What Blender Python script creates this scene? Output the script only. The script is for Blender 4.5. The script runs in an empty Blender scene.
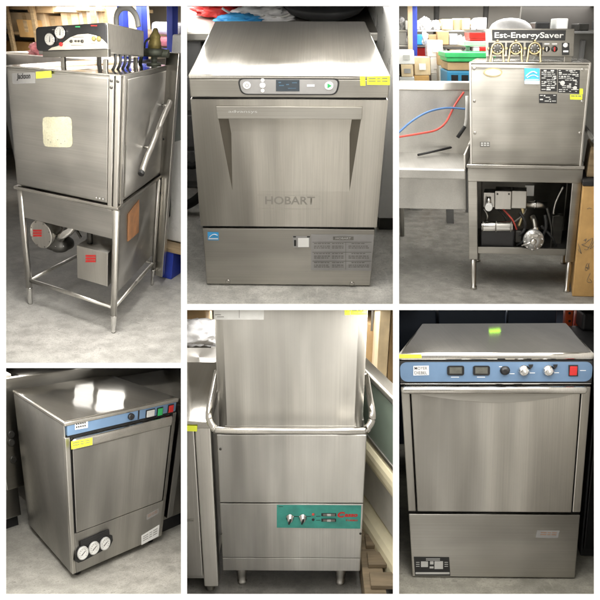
import bpy, bmesh, math, random
from mathutils import Vector, Matrix
random.seed(7)
T = 0.45                      # tan of half the field of view
scn = bpy.context.scene
col = scn.collection

# ------------------------------------------------------------------ bays
# every machine stands in its own bay: yaw, pitch, roll, origin x y z, depth, height, split height, form terms, width
POSE = {
    'A': (-0.5313, 0.3958, 0.0267, -1.2118, 4.1489, 0.0214, 0.6938, 1.3556, 0.7226, 0.1077, -0.3975, 0.1136, 0.0129, -0.3530, 0.66),
    'B': (-0.0259, 0.6487, -0.0047, -0.0385, 2.7680, 0.2296, 0.5971, 0.8061, 0.2000, -0.0283, -0.1394, 0.0181, 0.0394, -0.0317, 0.6),
    'C': (-0.0818, 0.3821, 0.0010, 1.4937, 4.6533, 0.1740, 0.6269, 1.4019, 0.8108, 0.0744, 0.0495, -0.0792, -0.0512, 0.2288, 0.64),
    'D': (0.9745, 0.0782, 0.0598, -1.0828, 3.4278, -1.2189, 0.6490, 0.7463, 0.2000, 0.3174, -0.1657, -0.0330, 0.1245, 0.2347, 0.6),
    'E': (-0.0087, 0.3075, -0.0008, -0.0371, 3.4818, -1.2984, 0.6200, 1.4171, 0.8406, 0.0258, 0.0085, 0.0046, 0.0000, 0.0000, 0.64),
    'F': (-0.0383, 0.1340, -0.0111, 0.7536, 2.6374, -0.9448, 0.5835, 0.8148, 0.1000, 0.1626, -0.1274, -0.0204, 0.0431, 0.2408, 0.6),
}
BOUND = dict(A=(6, 6, 181, 363), B=(187, 6, 393, 304), C=(399, 6, 594, 304),
             D=(6, 368, 181, 594), E=(187, 310, 393, 594), F=(399, 310, 594, 594))

class Bay: pass
BAY = {}
for k, q in POSE.items():
    b = Bay()
    yaw, pit, rol = q[:3]
    b.R = Matrix.Rotation(rol, 3, 'Y') @ Matrix.Rotation(pit, 3, 'X') @ Matrix.Rotation(yaw, 3, 'Z')
    b.o = Vector(q[3:6]); b.D, b.H, b.z1 = q[6:9]; b.w = q[9:14]; b.W = q[14]
    b.F = -b.D / 2; b.K = b.D / 2; b.x0 = -b.W / 2; b.x1 = b.W / 2; b.bd = BOUND[k]; b.key = k
    BAY[k] = b
cur = None
def use(k):
    global cur
    cur = BAY[k]; return cur
def form(p, b=None):
    b = b or cur
    a, bb, s, k, g = b.w
    x, y, z = p
    zc = min(max(z, -0.2), 1.7) - 0.5; yc = min(max(y, -0.6), 0.6)
    return Vector((x * (1 + a * zc + bb * yc) + s * zc + g * min(max(y, -1.5), 1.0), y * (1 + k * zc), z))
def world(p, b=None):
    b = b or cur
    return b.R @ form(p, b) + b.o
def proj(p, b=None):
    g = world(p, b)
    return 300 + 300 * g.x / (g.y * T), 300 - 300 * g.z / (g.y * T)
def at(px, py, x=None, y=None, z=None):
    """point of the current bay seen at a picture position, on the plane x=, y= or z="""
    v = [x if x is not None else 0.0, y if y is not None else 0.0, z if z is not None else 0.5]
    fr = [i for i, t in enumerate((x, y, z)) if t is None]
    for it in range(40):
        u0, v0 = proj(v); e = 1e-4; J = []
        for i in fr:
            w = list(v); w[i] += e; u1, v1 = proj(w); J.append(((u1 - u0) / e, (v1 - v0) / e))
        (a, c), (b_, d) = J
        det = a * d - b_ * c
        if abs(det) < 1e-9: break
        rx, ry = px - u0, py - v0
        s = max(-.5, min(.5, (rx * d - b_ * ry) / det)); t = max(-.5, min(.5, (a * ry - c * rx) / det))
        v[fr[0]] += s; v[fr[1]] += t
        if abs(rx) + abs(ry) < 1e-4: break
    return Vector(v)
def fr(px, py, d=0.0):         # on the machine's front plane, d proud of it
    return at(px, py, y=cur.F - d)

# ------------------------------------------------------------------ materials
MATS = {}
def newmat(name):
    m = bpy.data.materials.new(name); m.use_nodes = True
    nt = m.node_tree; bs = nt.nodes['Principled BSDF']
    return m, nt, bs
def N(nt, t, **kw):
    n = nt.nodes.new(t)
    for k, v in kw.items():
        if k in n.inputs: n.inputs[k].default_value = v
        else: setattr(n, k, v)
    return n
def noise(nt, scale, sc=(1, 1, 1), detail=4, rough=.55, coord='Object', rot=(0, 0, 0)):
    tc = N(nt, 'ShaderNodeTexCoord'); mp = N(nt, 'ShaderNodeMapping')
    mp.inputs['Scale'].default_value = sc; mp.inputs['Rotation'].default_value = rot
    nt.links.new(tc.outputs[coord], mp.inputs[0])
    n = N(nt, 'ShaderNodeTexNoise'); n.inputs['Scale'].default_value = scale
    n.inputs['Detail'].default_value = detail; n.inputs['Roughness'].default_value = rough
    nt.links.new(mp.outputs[0], n.inputs['Vector'])
    return n.outputs['Fac']
def ramp(nt, fac, stops):
    r = N(nt, 'ShaderNodeValToRGB'); el = r.color_ramp.elements
    while len(el) < len(stops): el.new(.5)
    for e, (p, c) in zip(el, stops):
        e.position = p; e.color = (*c, 1) if len(c) == 3 else c
    nt.links.new(fac, r.inputs[0]); return r.outputs[0]
def rng(nt, fac, a, b, lo=.25, hi=.75):
    m = N(nt, 'ShaderNodeMapRange'); m.interpolation_type = 'SMOOTHSTEP'
    for i, v in ((1, lo), (2, hi), (3, a), (4, b)): m.inputs[i].default_value = v
    nt.links.new(fac, m.inputs[0]); return m.outputs[0]
def mixc(nt, fac, a, b, mode='MIX'):
    m = N(nt, 'ShaderNodeMix'); m.data_type = 'RGBA'; m.blend_type = mode
    if isinstance(fac, (int, float)): m.inputs[0].default_value = fac
    else: nt.links.new(fac, m.inputs[0])
    for i, c in ((6, a), (7, b)):
        if isinstance(c, tuple): m.inputs[i].default_value = (*c, 1)
        else: nt.links.new(c, m.inputs[i])
    return m.outputs[2]
def bump(nt, bs, h, strength, dist=.002):
    bn = N(nt, 'ShaderNodeBump'); bn.inputs['Strength'].default_value = strength; bn.inputs['Distance'].default_value = dist
    nt.links.new(h, bn.inputs['Height']); nt.links.new(bn.outputs[0], bs.inputs['Normal'])

def steel(name, c=(.52, .50, .46), rough=.3, axis='x', var=.18, smudge=.10, br=.14, aniso=.85, wave=.022):
    """stainless steel: brushed grain, cloudy smudges, a few darker stains"""
    m, nt, bs = newmat(name)
    bs.inputs['Metallic'].default_value = 1
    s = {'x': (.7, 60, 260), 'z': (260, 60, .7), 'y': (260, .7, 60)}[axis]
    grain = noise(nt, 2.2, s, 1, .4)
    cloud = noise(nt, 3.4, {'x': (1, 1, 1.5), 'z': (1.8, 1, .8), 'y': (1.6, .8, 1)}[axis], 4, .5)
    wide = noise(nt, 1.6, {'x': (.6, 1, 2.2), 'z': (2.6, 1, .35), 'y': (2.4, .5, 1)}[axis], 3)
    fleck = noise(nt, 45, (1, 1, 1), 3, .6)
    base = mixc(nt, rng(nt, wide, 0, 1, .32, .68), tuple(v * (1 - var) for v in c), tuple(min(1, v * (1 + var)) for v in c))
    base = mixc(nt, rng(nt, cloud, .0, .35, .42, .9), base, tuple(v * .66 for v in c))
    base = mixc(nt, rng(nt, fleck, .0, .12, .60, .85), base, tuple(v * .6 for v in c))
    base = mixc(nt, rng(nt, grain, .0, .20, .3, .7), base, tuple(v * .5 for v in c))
    if axis != 'y':
        tg = N(nt, 'ShaderNodeTangent'); tg.direction_type = 'RADIAL'; tg.axis = 'Z'
        nt.links.new(tg.outputs[0], bs.inputs['Tangent']); bs.inputs['Anisotropic'].default_value = aniso; bs.inputs['Anisotropic Rotation'].default_value = .25
    nt.links.new(base, bs.inputs['Base Color'])
    ad = N(nt, 'ShaderNodeMath'); ad.operation = 'ADD'
    lo, hi = (max(.08, rough - smudge * .6), min(.24, rough + smudge)) if rough < .26 else (max(.30, rough - smudge * .6), rough + smudge)
    nt.links.new(rng(nt, cloud, lo, hi), ad.inputs[0])
    nt.links.new(rng(nt, wide, -.012, .012), ad.inputs[1]); nt.links.new(ad.outputs[0], bs.inputs['Roughness'])
    wv = N(nt, 'ShaderNodeBump'); wv.inputs['Strength'].default_value = 1; wv.inputs['Distance'].default_value = wave
    sw = noise(nt, 1.5, {'x': (2.4, 1, .7), 'z': (2.8, 1, .4), 'y': (2.6, .6, 1)}[axis], 1, .4)
    nt.links.new(sw, wv.inputs['Height'])
    bump(nt, bs, grain, br, .0004)
    nt.links.new(wv.outputs[0], [n for n in nt.nodes if n.type == 'BUMP' and n != wv][0].inputs['Normal'])
    return m
def paint(name, c, rough=.45, metal=0, var=.12, scale=9, bs_=.0, spec=.5, coat=0):
    m, nt, bs = newmat(name)
    f = noise(nt, scale, (1, 1, 1), 5, .6)
    nt.links.new(mixc(nt, rng(nt, f, 0, 1), tuple(v * (1 - var) for v in c), tuple(min(1, v * (1 + var)) for v in c)), bs.inputs['Base Color'])
    nt.links.new(rng(nt, f, rough - .06, rough + .08), bs.inputs['Roughness'])
    bs.inputs['Metallic'].default_value = metal; bs.inputs['Specular IOR Level'].default_value = spec
    bs.inputs['Coat Weight'].default_value = coat
    if bs_: bump(nt, bs, f, bs_)
    return m
def concrete(name, a=(.30, .29, .26), b=(.52, .50, .45), stain=(.16, .15, .13)):
    """worn concrete: patches, grit, darker stains, scuff streaks and a few faint cracks"""
    m, nt, bs = newmat(name)
    big = noise(nt, 1.5, (1, 1, 1), 6, .65); mid = noise(nt, 11, (1, 1, 1), 8, .75); fine = noise(nt, 150, (1, 1, 1), 3, .7)
    spot = noise(nt, 22, (1, 1, 1), 4, .6); scuff = noise(nt, 5, (1, 7, 1), 5, .7, rot=(0, 0, .6)); scuff2 = noise(nt, 6, (9, 1, 1), 5, .7, rot=(0, 0, -.3))
    c = mixc(nt, rng(nt, mid, 0, 1, .32, .68), a, b)
    c = mixc(nt, rng(nt, big, .0, .65, .46, .74), c, stain)
    c = mixc(nt, rng(nt, spot, .0, .55, .60, .72), c, stain)
    c = mixc(nt, rng(nt, scuff, .0, .60, .58, .75), c, tuple(v * .8 for v in stain))
    c = mixc(nt, rng(nt, scuff2, .0, .35, .60, .75), c, tuple(min(1, v * 1.25) for v in b))
    c = mixc(nt, rng(nt, fine, 0, .55, .48, .75), c, tuple(v * .5 for v in a))
    nt.links.new(c, bs.inputs['Base Color'])
    nt.links.new(rng(nt, mid, .38, .75), bs.inputs['Roughness'])
    bump(nt, bs, fine, .35, .002)
    return m
def cardboard(name, c):
    m, nt, bs = newmat(name)
    f = noise(nt, 6, (1, 1, 1), 5); g = noise(nt, 30, (1, 1, .05), 2)
    k = mixc(nt, rng(nt, f, 0, 1), tuple(v * .78 for v in c), tuple(min(1, v * 1.12) for v in c))
    nt.links.new(mixc(nt, rng(nt, g, 0, .25), k, tuple(v * .7 for v in c)), bs.inputs['Base Color'])
    bs.inputs['Roughness'].default_value = .8; bump(nt, bs, g, .15)
    return m
def wood(name, c):
    m, nt, bs = newmat(name)
    f = noise(nt, 4, (1, 12, 12), 5); g = noise(nt, 5, (1, 1, 1), 4)
    k = mixc(nt, rng(nt, f, 0, 1), tuple(v * .55 for v in c), c)
    nt.links.new(mixc(nt, rng(nt, g, 0, .5, .4, .8), k, tuple(v * .5 for v in c)), bs.inputs['Base Color'])
    bs.inputs['Roughness'].default_value = .75; bump(nt, bs, f, .2)
    return m
def glassy(name, c, rough=.08):
    m, nt, bs = newmat(name)
    f = noise(nt, 3, (1, 1, 1), 3)
    nt.links.new(mixc(nt, rng(nt, f, 0, 1), tuple(v * .8 for v in c), c), bs.inputs['Base Color'])
    bs.inputs['Roughness'].default_value = rough; bs.inputs['Specular IOR Level'].default_value = .8
    return m

# ------------------------------------------------------------------ mesh builder
def rot_to(d):
    return Vector((0, 0, 1)).rotation_difference(Vector(d).normalized()).to_matrix()
class MB:
    def __init__(s): s.bm = bmesh.new()
    def _merge(s, t):
        me = bpy.data.meshes.new('tmp'); t.to_mesh(me); t.free(); s.bm.from_mesh(me); bpy.data.meshes.remove(me); return s
    def box(s, x0, x1, y0, y1, z0, z1, bev=.0, seg=2, rot=None):
        t = bmesh.new(); bmesh.ops.create_cube(t, size=1)
        c = Vector(((x0 + x1) / 2, (y0 + y1) / 2, (z0 + z1) / 2))
        for v in t.verts: v.co = Vector((v.co.x * (x1 - x0), v.co.y * (y1 - y0), v.co.z * (z1 - z0)))
        if bev: bmesh.ops.bevel(t, geom=t.edges[:], offset=bev, segments=seg, profile=.5, affect='EDGES')
        for v in t.verts: v.co = ((rot @ v.co) if rot is not None else v.co) + c
        return s._merge(t)
    def cyl(s, p, q, r, r2=None, n=28, bev=0, cap=True):
        p, q = Vector(p), Vector(q); L = (q - p).length; t = bmesh.new()
        bmesh.ops.create_cone(t, cap_ends=cap, segments=n, radius1=r, radius2=r if r2 is None else r2, depth=L)
        if bev:
            es = [e for e in t.edges if abs(abs(e.verts[0].co.z) - L / 2) < 1e-6 and abs(e.verts[0].co.z - e.verts[1].co.z) < 1e-6]
            bmesh.ops.bevel(t, geom=es, offset=bev, segments=3, profile=.5, affect='EDGES')
        M = rot_to(q - p)
        for f in t.faces: f.smooth = len(f.verts) == 4
        for v in t.verts: v.co = M @ v.co + (p + q) / 2
        return s._merge(t)
    def lathe(s, p, axis, prof, n=28):
        """prof: (distance along axis, radius)"""
        M = rot_to(axis); p = Vector(p); rings = []
        for d, r in prof:
            rings.append([s.bm.verts.new(M @ Vector((r * math.cos(2 * math.pi * i / n), r * math.sin(2 * math.pi * i / n), d)) + p) for i in range(n)])
        for a, b in zip(rings, rings[1:]):
            for i in range(n):
                f = s.bm.faces.new((a[i], a[(i + 1) % n], b[(i + 1) % n], b[i])); f.smooth = True
        for r in (rings[0][::-1], rings[-1]):
            try: s.bm.faces.new(r)
            except ValueError: pass
        return s
    def tube(s, pts, r, n=14, sub=6, cap=True):
        P = [Vector(p) for p in pts]
        if sub > 1 and len(P) > 2:
            Q = []
            for i in range(len(P) - 1):
                a, b, c, d = P[max(i - 1, 0)], P[i], P[i + 1], P[min(i + 2, len(P) - 1)]
                for k in range(sub):
                    t = k / sub
                    Q.append(.5 * ((2 * b) + (c - a) * t + (2 * a - 5 * b + 4 * c - d) * t * t + (3 * b - a - 3 * c + d) * t ** 3))
            P = Q + [P[-1]]
        rings = []; up = Vector((0.13, .21, .97))
        for i, p in enumerate(P):
            d = (P[min(i + 1, len(P) - 1)] - P[max(i - 1, 0)]).normalized()
            u = d.cross(up)
            if u.length < 1e-3: u = d.cross(Vector((1, 0, 0)))
            u.normalize(); w = d.cross(u); up = -w if False else up
            rings.append([s.bm.verts.new(p + r * (math.cos(2 * math.pi * k / n) * u + math.sin(2 * math.pi * k / n) * w)) for k in range(n)])
        for a, b in zip(rings, rings[1:]):
            for k in range(n):
                f = s.bm.faces.new((a[k], a[(k + 1) % n], b[(k + 1) % n], b[k])); f.smooth = True
        if cap: s.bm.faces.new(rings[0][::-1]); s.bm.faces.new(rings[-1])
        return s
    def ball(s, c, r, sx=1, sy=1, sz=1, n=18):
        t = bmesh.new(); bmesh.ops.create_uvsphere(t, u_segments=n, v_segments=n // 2, radius=r)
        for f in t.faces: f.smooth = True
        for v in t.verts: v.co = Vector((v.co.x * sx, v.co.y * sy, v.co.z * sz)) + Vector(c)
        return s._merge(t)
    def crumple(s, c, rx, ry, rz, amp=.35, freq=2.2, seed=0):
        """creased soft bundle"""
        from mathutils import noise as mn
        t = bmesh.new(); bmesh.ops.create_icosphere(t, subdivisions=4, radius=1)
        for v in t.verts:
            p = v.co * freq + Vector((seed * 7.3, seed * 3.1, seed))
            k = 1 + amp * (1 - 2 * abs(mn.noise(p))) + amp * .45 * (1 - 2 * abs(mn.noise(p * 2.7))) - amp
            q = v.co * k; v.co = Vector((q.x * rx, q.y * ry, max(q.z, -.35) * rz)) + Vector(c)
        for f in t.faces: f.smooth = True
        return s._merge(t)
    def prism(s, pts, d, bev=0):
        """closed polygon of points pushed by vector d"""
        t = bmesh.new()
        f = t.faces.new([t.verts.new(p) for p in pts]); d = Vector(d)
        r = bmesh.ops.extrude_face_region(t, geom=[f])
        for v in r['geom']:
            if isinstance(v, bmesh.types.BMVert): v.co += d
        bmesh.ops.recalc_face_normals(t, faces=t.faces[:])
        if bev: bmesh.ops.bevel(t, geom=t.edges[:], offset=bev, segments=2, profile=.5, affect='EDGES')
        return s._merge(t)
    def face(s, pts):
        s.bm.faces.new([s.bm.verts.new(p) for p in pts]); return s
    def text(s, txt, o, u, v, h=None, w=None, bold=0, ext=0, shear=0, align='l'):
        """letters lying in the plane (u, v) with their lower left (or centre) at o, h tall and/or w wide"""
        cu = bpy.data.curves.new('t', 'FONT'); cu.body = txt; cu.offset = bold; cu.shear = shear; cu.resolution_u = 3
        ob = bpy.data.objects.new('t', cu); col.objects.link(ob)
        dg = bpy.context.evaluated_depsgraph_get(); dg.update()
        me = bpy.data.meshes.new_from_object(ob.evaluated_get(dg)); bpy.data.objects.remove(ob); bpy.data.curves.remove(cu)
        xs = [p.co.x for p in me.vertices]; ys = [p.co.y for p in me.vertices]
        a, b_, c, d = min(xs), max(xs), min(ys), max(ys)
        kh = (h / (d - c)) if h else None; kw = (w / (b_ - a)) if w else kh
        kh = kh or kw
        u, v, o = Vector(u).normalized(), Vector(v).normalized(), Vector(o)
        if align == 'c': o = o - u * (b_ - a) * kw / 2 - v * (d - c) * kh / 2
        t = bmesh.new(); t.from_mesh(me); bpy.data.meshes.remove(me)
        for p in t.verts: p.co = o + u * (p.co.x - a) * kw + v * (p.co.y - c) * kh
        if ext:
            n = u.cross(v)
            r = bmesh.ops.extrude_face_region(t, geom=t.faces[:])
            for g in r['geom']:
                if isinstance(g, bmesh.types.BMVert): g.co += n * ext
        return s._merge(t)
    def grid(s, x0, x1, y0, y1, z, n=24):
        vs = [[s.bm.verts.new((x0 + (x1 - x0) * i / n, y0 + (y1 - y0) * j / n, z)) for i in range(n + 1)] for j in range(n + 1)]
        for j in range(n):
            for i in range(n): s.bm.faces.new((vs[j][i], vs[j][i + 1], vs[j + 1][i + 1], vs[j + 1][i]))
        return s
    def wallgrid(s, x0, x1, z0, z1, y, n=12):
        vs = [[s.bm.verts.new((x0 + (x1 - x0) * i / n, y, z0 + (z1 - z0) * j / n)) for i in range(n + 1)] for j in range(n + 1)]
        for j in range(n):
            for i in range(n): s.bm.faces.new((vs[j][i], vs[j][i + 1], vs[j + 1][i + 1], vs[j + 1][i]))
        return s
    def build(s, name, mat, parent=None, label=None, cat=None, group=None, kind=None, base=None):
        b = cur; bm = s.bm
        if parent is not None:
            root = parent
            while root.parent: root = root.parent
            base = Vector(root['_base'])
        else:
            if base is None:
                xs = [v.co.x for v in bm.verts]; ys = [v.co.y for v in bm.verts]; zs = [v.co.z for v in bm.verts]
                base = Vector(((min(xs) + max(xs)) / 2, (min(ys) + max(ys)) / 2, min(zs)))
            base = form(base)
        for v in bm.verts: v.co = b.R @ form(v.co) + b.o
        # trim at the walls of the bay
        l, t_, r, bt = b.bd; e = 1.0
        for no in (Vector((-1, (l - e - 300) / 300 * T, 0)), Vector((1, -(r + e - 300) / 300 * T, 0)),
                   Vector((0, -(300 - t_ + e) / 300 * T, 1)), Vector((0, (300 - bt - e) / 300 * T, -1))):
            if any(v.co.dot(no) > 0 for v in bm.verts):
                bmesh.ops.bisect_plane(bm, geom=bm.verts[:] + bm.edges[:] + bm.faces[:], plane_co=(0, 0, 0), plane_no=no, clear_outer=True)
        inv = b.R.transposed()
        for v in bm.verts: v.co = inv @ (v.co - b.o) - base
        bmesh.ops.remove_doubles(bm, verts=bm.verts[:], dist=1e-6)
        me = bpy.data.meshes.new(name); bm.to_mesh(me); bm.free()
        if not me.vertices: return None
        me.materials.append(mat)
        o = bpy.data.objects.new(name, me); col.objects.link(o)
        if parent is not None: o.parent = parent
        else:
            o.matrix_world = Matrix.Translation(b.R @ base + b.o) @ b.R.to_4x4()
            if kind != 'structure' or label:
                o['label'] = label or name; o['category'] = cat or name
        if parent is not None and label: o['label'] = label
        if group: o['group'] = group
        if kind: o['kind'] = kind
        return o
def thing(name, label, cat, base, group=None):
    o = bpy.data.objects.new(name, None); col.objects.link(o); o.empty_display_size = .1
    fb = form(Vector(base)); o['_base'] = tuple(fb)
    o.matrix_world = Matrix.Translation(cur.R @ fb + cur.o) @ cur.R.to_4x4()
    o['label'] = label; o['category'] = cat
    if group: o['group'] = group
    return o
def plate(mb, px, y, th, bev=0):
    """flat plate whose corners are seen at picture positions px, its front at depth y - th"""
    return mb.prism([at(a, b, y=y) for a, b in px], (0, -th, 0), bev)
def rect(a, b, c, d): return [(a, b), (c, b), (c, d), (a, d)]
def rrect(x0, x1, z0, z1, r, y, n=6):
    P = []
    for cx, cz, a0 in ((x1 - r, z1 - r, 0), (x0 + r, z1 - r, 90), (x0 + r, z0 + r, 180), (x1 - r, z0 + r, 270)):
        for i in range(n + 1):
            a = math.radians(a0 + 90 * i / n); P.append(Vector((cx + r * math.cos(a), y, cz + r * math.sin(a))))
    return P
X = Vector((1, 0, 0)); Y = Vector((0, 1, 0)); Z = Vector((0, 0, 1))
LAMPS = [('A', 2.2, 3.0, 44), ('A', 4.7, 4.9, 8), ('A', 5.5, 6.0, 21), ('B', 1.6, 2.18, 9), ('B', 2.22, 2.29, .7, .01, .99), ('B', 2.34, 2.6, .05), ('B', 4.0, 4.6, 5), ('B', 2.3, 3.3, 2.5, .0, .05), ('B', 1.7, 3.0, 3.5, .95, 1.0), ('C', 2.6, 3.8, 28), ('C', 4.4, 5.0, 9), ('C', 3.9, 4.7, 9, .0, .3), ('C', 5.2, 6.3, 38),
         ('D', 1.9, 2.9, 17), ('D', 2.6, 3.6, 3.5, .0, .1), ('D', 3.5, 3.82, .16, .40, .50), ('D', 3.45, 3.7, .28, .53, .68), ('D', 3.3, 4.4, .10), ('D', 4.6, 4.8, 3), ('E', 1.8, 2.7, 9), ('E', 2.4, 3.3, 11, .86, 1.0), ('E', 2.8, 3.4, 2.5, .0, .12), ('E', 4.0, 4.4, 10), ('E', 5.0, 5.4, 16), ('F', 1.7, 2.4, 7), ('F', 2.55, 3.3, .4), ('F', 3.3, 3.6, 2)]  # narrow strips and weak sheets are added fill and lid reflections
ENVUP = [(0, (.24, .23, .205)), (.42, (.52, .505, .475)), (.55, (.84, .82, .785)), (.66, (1.7, 1.67, 1.62)), (1, (3.2, 3.14, 3.04))]
ENVSC = (3.0, 3.0, .5)
ENVBAND = [(.41, (.12, .118, .115)), (.5, (.92, .915, .9)), (.57, (2.3, 2.28, 2.24))]
ENVS = 1.12

# ------------------------------------------------------------------ shared materials
M = dict(
    steel=steel('brushed_steel_across', (.50, .488, .463), .31, 'x', .22, .14),
    steel_o=steel('olive_steel_across', (.43, .413, .375), .31, 'x', .24, .14),
    steel_v=steel('brushed_steel_upright', (.50, .488, .460), .31, 'z', .28, .14, wave=.06),  # wide upright tone bands in the colour imitate reflected bands
    steel_ov=steel('olive_steel_upright', (.43, .410, .370), .31, 'z', .32, .14, wave=.07),  # strong upright bands painted into the colour, standing in for door reflections
    steel_dull=steel('dull_steel', (.40, .385, .35), .42, 'x', .22, .12),
    steel_bright=steel('polished_steel_top', (.56, .54, .50), .15, 'y', .16, .12, .05, wave=.02),
    steel_hood=steel('smudged_hood_steel', (.50, .485, .45), .31, 'z', .22, .14, wave=.05),
    steel_white=steel('pale_table_steel', (.58, .57, .54), .42, 'y', .10, .10),
    steel_pale=steel('pale_satin_steel', (.66, .64, .60), .36, 'z', .08, .06),
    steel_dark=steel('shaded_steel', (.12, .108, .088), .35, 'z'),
    chrome=paint('chrome', (.72, .71, .69), .12, 1, .05),
    castalu=paint('cast_aluminium', (.50, .50, .49), .42, .8, .25, 30),
    dark_metal=paint('dark_metal', (.07, .068, .062), .45, .7, .3),
    black=paint('black_plastic', (.012, .012, .013), .38, 0, .3),
    gap=paint('shadow_gap_black', (.006, .006, .006), .8, 0, .2),
    charcoal=paint('charcoal_paint', (.035, .036, .038), .5),
    grey=paint('grey_plastic', (.22, .22, .22), .45),
    lightgrey=paint('light_grey_plastic', (.52, .52, .50), .42),
    midgrey=paint('mid_grey_rubber', (.34, .34, .33), .5),
    white=paint('white_enamel', (.82, .82, .80), .3, 0, .05),
    cream=paint('cream_plastic', (.82, .75, .53), .42, 0, .10, 5),
    creampanel=paint('cream_panel', (.74, .72, .66), .45, 0, .08),
    oldsticker=concrete('peeling_sticker', (.46, .44, .30), (.58, .56, .42), (.36, .34, .26)),
    ivory=paint('ivory_sticker', (.80, .76, .50), .6, 0, .10, 30),
    swoosh=paint('swoosh_paint', (.46, .43, .36), .5, 0, .05, 40),
    yellow=paint('fluorescent_yellow_paper', (.70, .77, .05), .6, 0, .06),
    ink=paint('black_ink', (.02, .02, .02), .6),
    greyink=paint('grey_ink', (.16, .155, .14), .6),
    whiteink=paint('white_ink', (.85, .85, .84), .6, 0, .03),
    red=paint('red_plastic', (.52, .02, .018), .35),
    green=paint('green_plastic', (.03, .38, .11), .35),
    blue=paint('blue_fascia', (.13, .215, .34), .4, 0, .08),
    skyblue=paint('sky_blue_sticker', (.05, .36, .74), .5),
    deepblue=paint('deep_blue_paint', (.03, .06, .42), .45),
    teal=paint('teal_fascia', (.045, .30, .25), .5, 0, .22, 14),
    silverlabel=paint('silver_label', (.34, .335, .33), .45, .3),
    screenink=paint('screen_ink', (.06, .12, .18), .5),
    screen=glassy('dark_screen', (.02, .035, .05), .15),
    lcd=paint('grey_display', (.10, .10, .085), .35, 0, .2, 60),
    brass=paint('old_brass', (.20, .16, .05), .6, .35, .4, 25),
    gold=paint('gold_plating', (.58, .49, .28), .34, .9, .2, 25),
    iron=paint('cast_iron', (.05, .055, .04), .6, .3, .4, 30),
    card=cardboard('cardboard', (.52, .36, .19)),
    card_pale=cardboard('pale_cardboard', (.74, .59, .38)),
    card_orange=cardboard('orange_cardboard', (.60, .37, .14)),
    wood=wood('pallet_wood', (.45, .33, .19)),
    oldwood=wood('weathered_pallet_wood', (.26, .20, .125)),
    plywood=wood('shelf_board', (.62, .46, .26)),
    glass=glassy('green_glass', (.24, .30, .25), .05), paleglass=glassy('pale_glass', (.34, .38, .35), .08),
    dialface=paint('dial_face', (.50, .49, .46), .5, 0, .04),
    wallpaint=paint('warm_wall_paint', (.62, .58, .50), .7, 0, .08, 2),
    wallwhite=paint('white_wall_paint', (.72, .70, .66), .7, 0, .06, 2),
    wallblue=paint('dark_blue_wall_paint', (.035, .047, .075), .55, 0, .15, 2),
    wallgrey=paint('grey_wall_paint', (.27, .265, .245), .6, 0, .12, 2),
    walldark=paint('dark_wall_paint', (.06, .055, .05), .6, 0, .2, 2),
    orange=paint('orange_rack_paint', (.62, .09, .02), .45),
    tan=paint('tan_print', (.42, .20, .09), .6, 0, .25, 14),
    rubber=paint('black_rubber', (.015, .015, .015), .7),
    redhose=paint('red_hose', (.55, .08, .06), .45), bluehose=paint('blue_hose', (.08, .18, .38), .45),
    pink=paint('pink_wrap', (.62, .20, .22), .5, 0, .4, 20),
    greenbin=paint('green_bin', (.05, .52, .16), .45), bluebin=paint('blue_bin', (.03, .22, .40), .45),
    plastic=paint('clear_wrap', (.75, .75, .76), .25, 0, .15, 12),
)
FLOOR = dict(A=concrete('pale_concrete', (.31, .302, .28), (.48, .47, .44), (.20, .195, .18)),
             B=concrete('grey_concrete', (.38, .37, .345), (.68, .665, .62), (.20, .20, .18)),
             C=concrete('worn_concrete', (.20, .193, .175), (.36, .35, .32), (.09, .087, .078)),
             D=concrete('beige_concrete', (.29, .28, .25), (.47, .455, .41), (.17, .165, .145)),
             E=concrete('dark_concrete', (.13, .125, .11), (.24, .23, .21), (.06, .06, .055)),
             F=concrete('stained_concrete', (.26, .25, .21), (.46, .44, .38), (.10, .10, .085)))
def floor_and_wall(k, wy, wm, zmax=4.0):
    MB().grid(-7, 7, -4, wy + .05, 0, 28).build('floor', FLOOR[k], kind='structure', base=Vector((0, 0, 0)))
    MB().wallgrid(-7, 7, -.02, zmax, wy).build('wall', wm, kind='structure', base=Vector((0, wy, 0)))
def tag_lines(mb, corners, y, n=2):
    """small rows of print on a paper tag: corners are tl, tr, br, bl picture positions"""
    tl, tr, br, bl = [at(a, b, y=y) for a, b in corners]
    for i in range(n):
        t0 = .22 + .62 * i / n; t1 = t0 + .17 / n
        for a0, a1 in ((.08, .38), (.44, .60), (.66, .9)):
            A = tl.lerp(tr, a0); B = tl.lerp(tr, a1); C = bl.lerp(br, a0); D = bl.lerp(br, a1)
            mb.face([A.lerp(C, t0), A.lerp(C, t1), B.lerp(D, t1), B.lerp(D, t0)])
    return mb
def paper(name, corners, d, mat, parent, ink=None, rows=2, label=None, th=.0012):
    """paper label on the front plane, with rows of fine print as a sub-part"""
    y = cur.F - d
    p = plate(MB(), corners, y, th).build(name, mat, parent, label=label)
    if p and ink: tag_lines(MB(), corners, y - th - .0006, rows).build('print', ink, p)
    return p
def screw(parent, pts, r=.006, mat=None):
    for p in pts:
        MB().lathe(p, (0, -1, 0), [(0, r), (.002, r), (.0035, r * .6), (.004, .0001)], 14).build('screw', mat or M['chrome'], parent)

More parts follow.
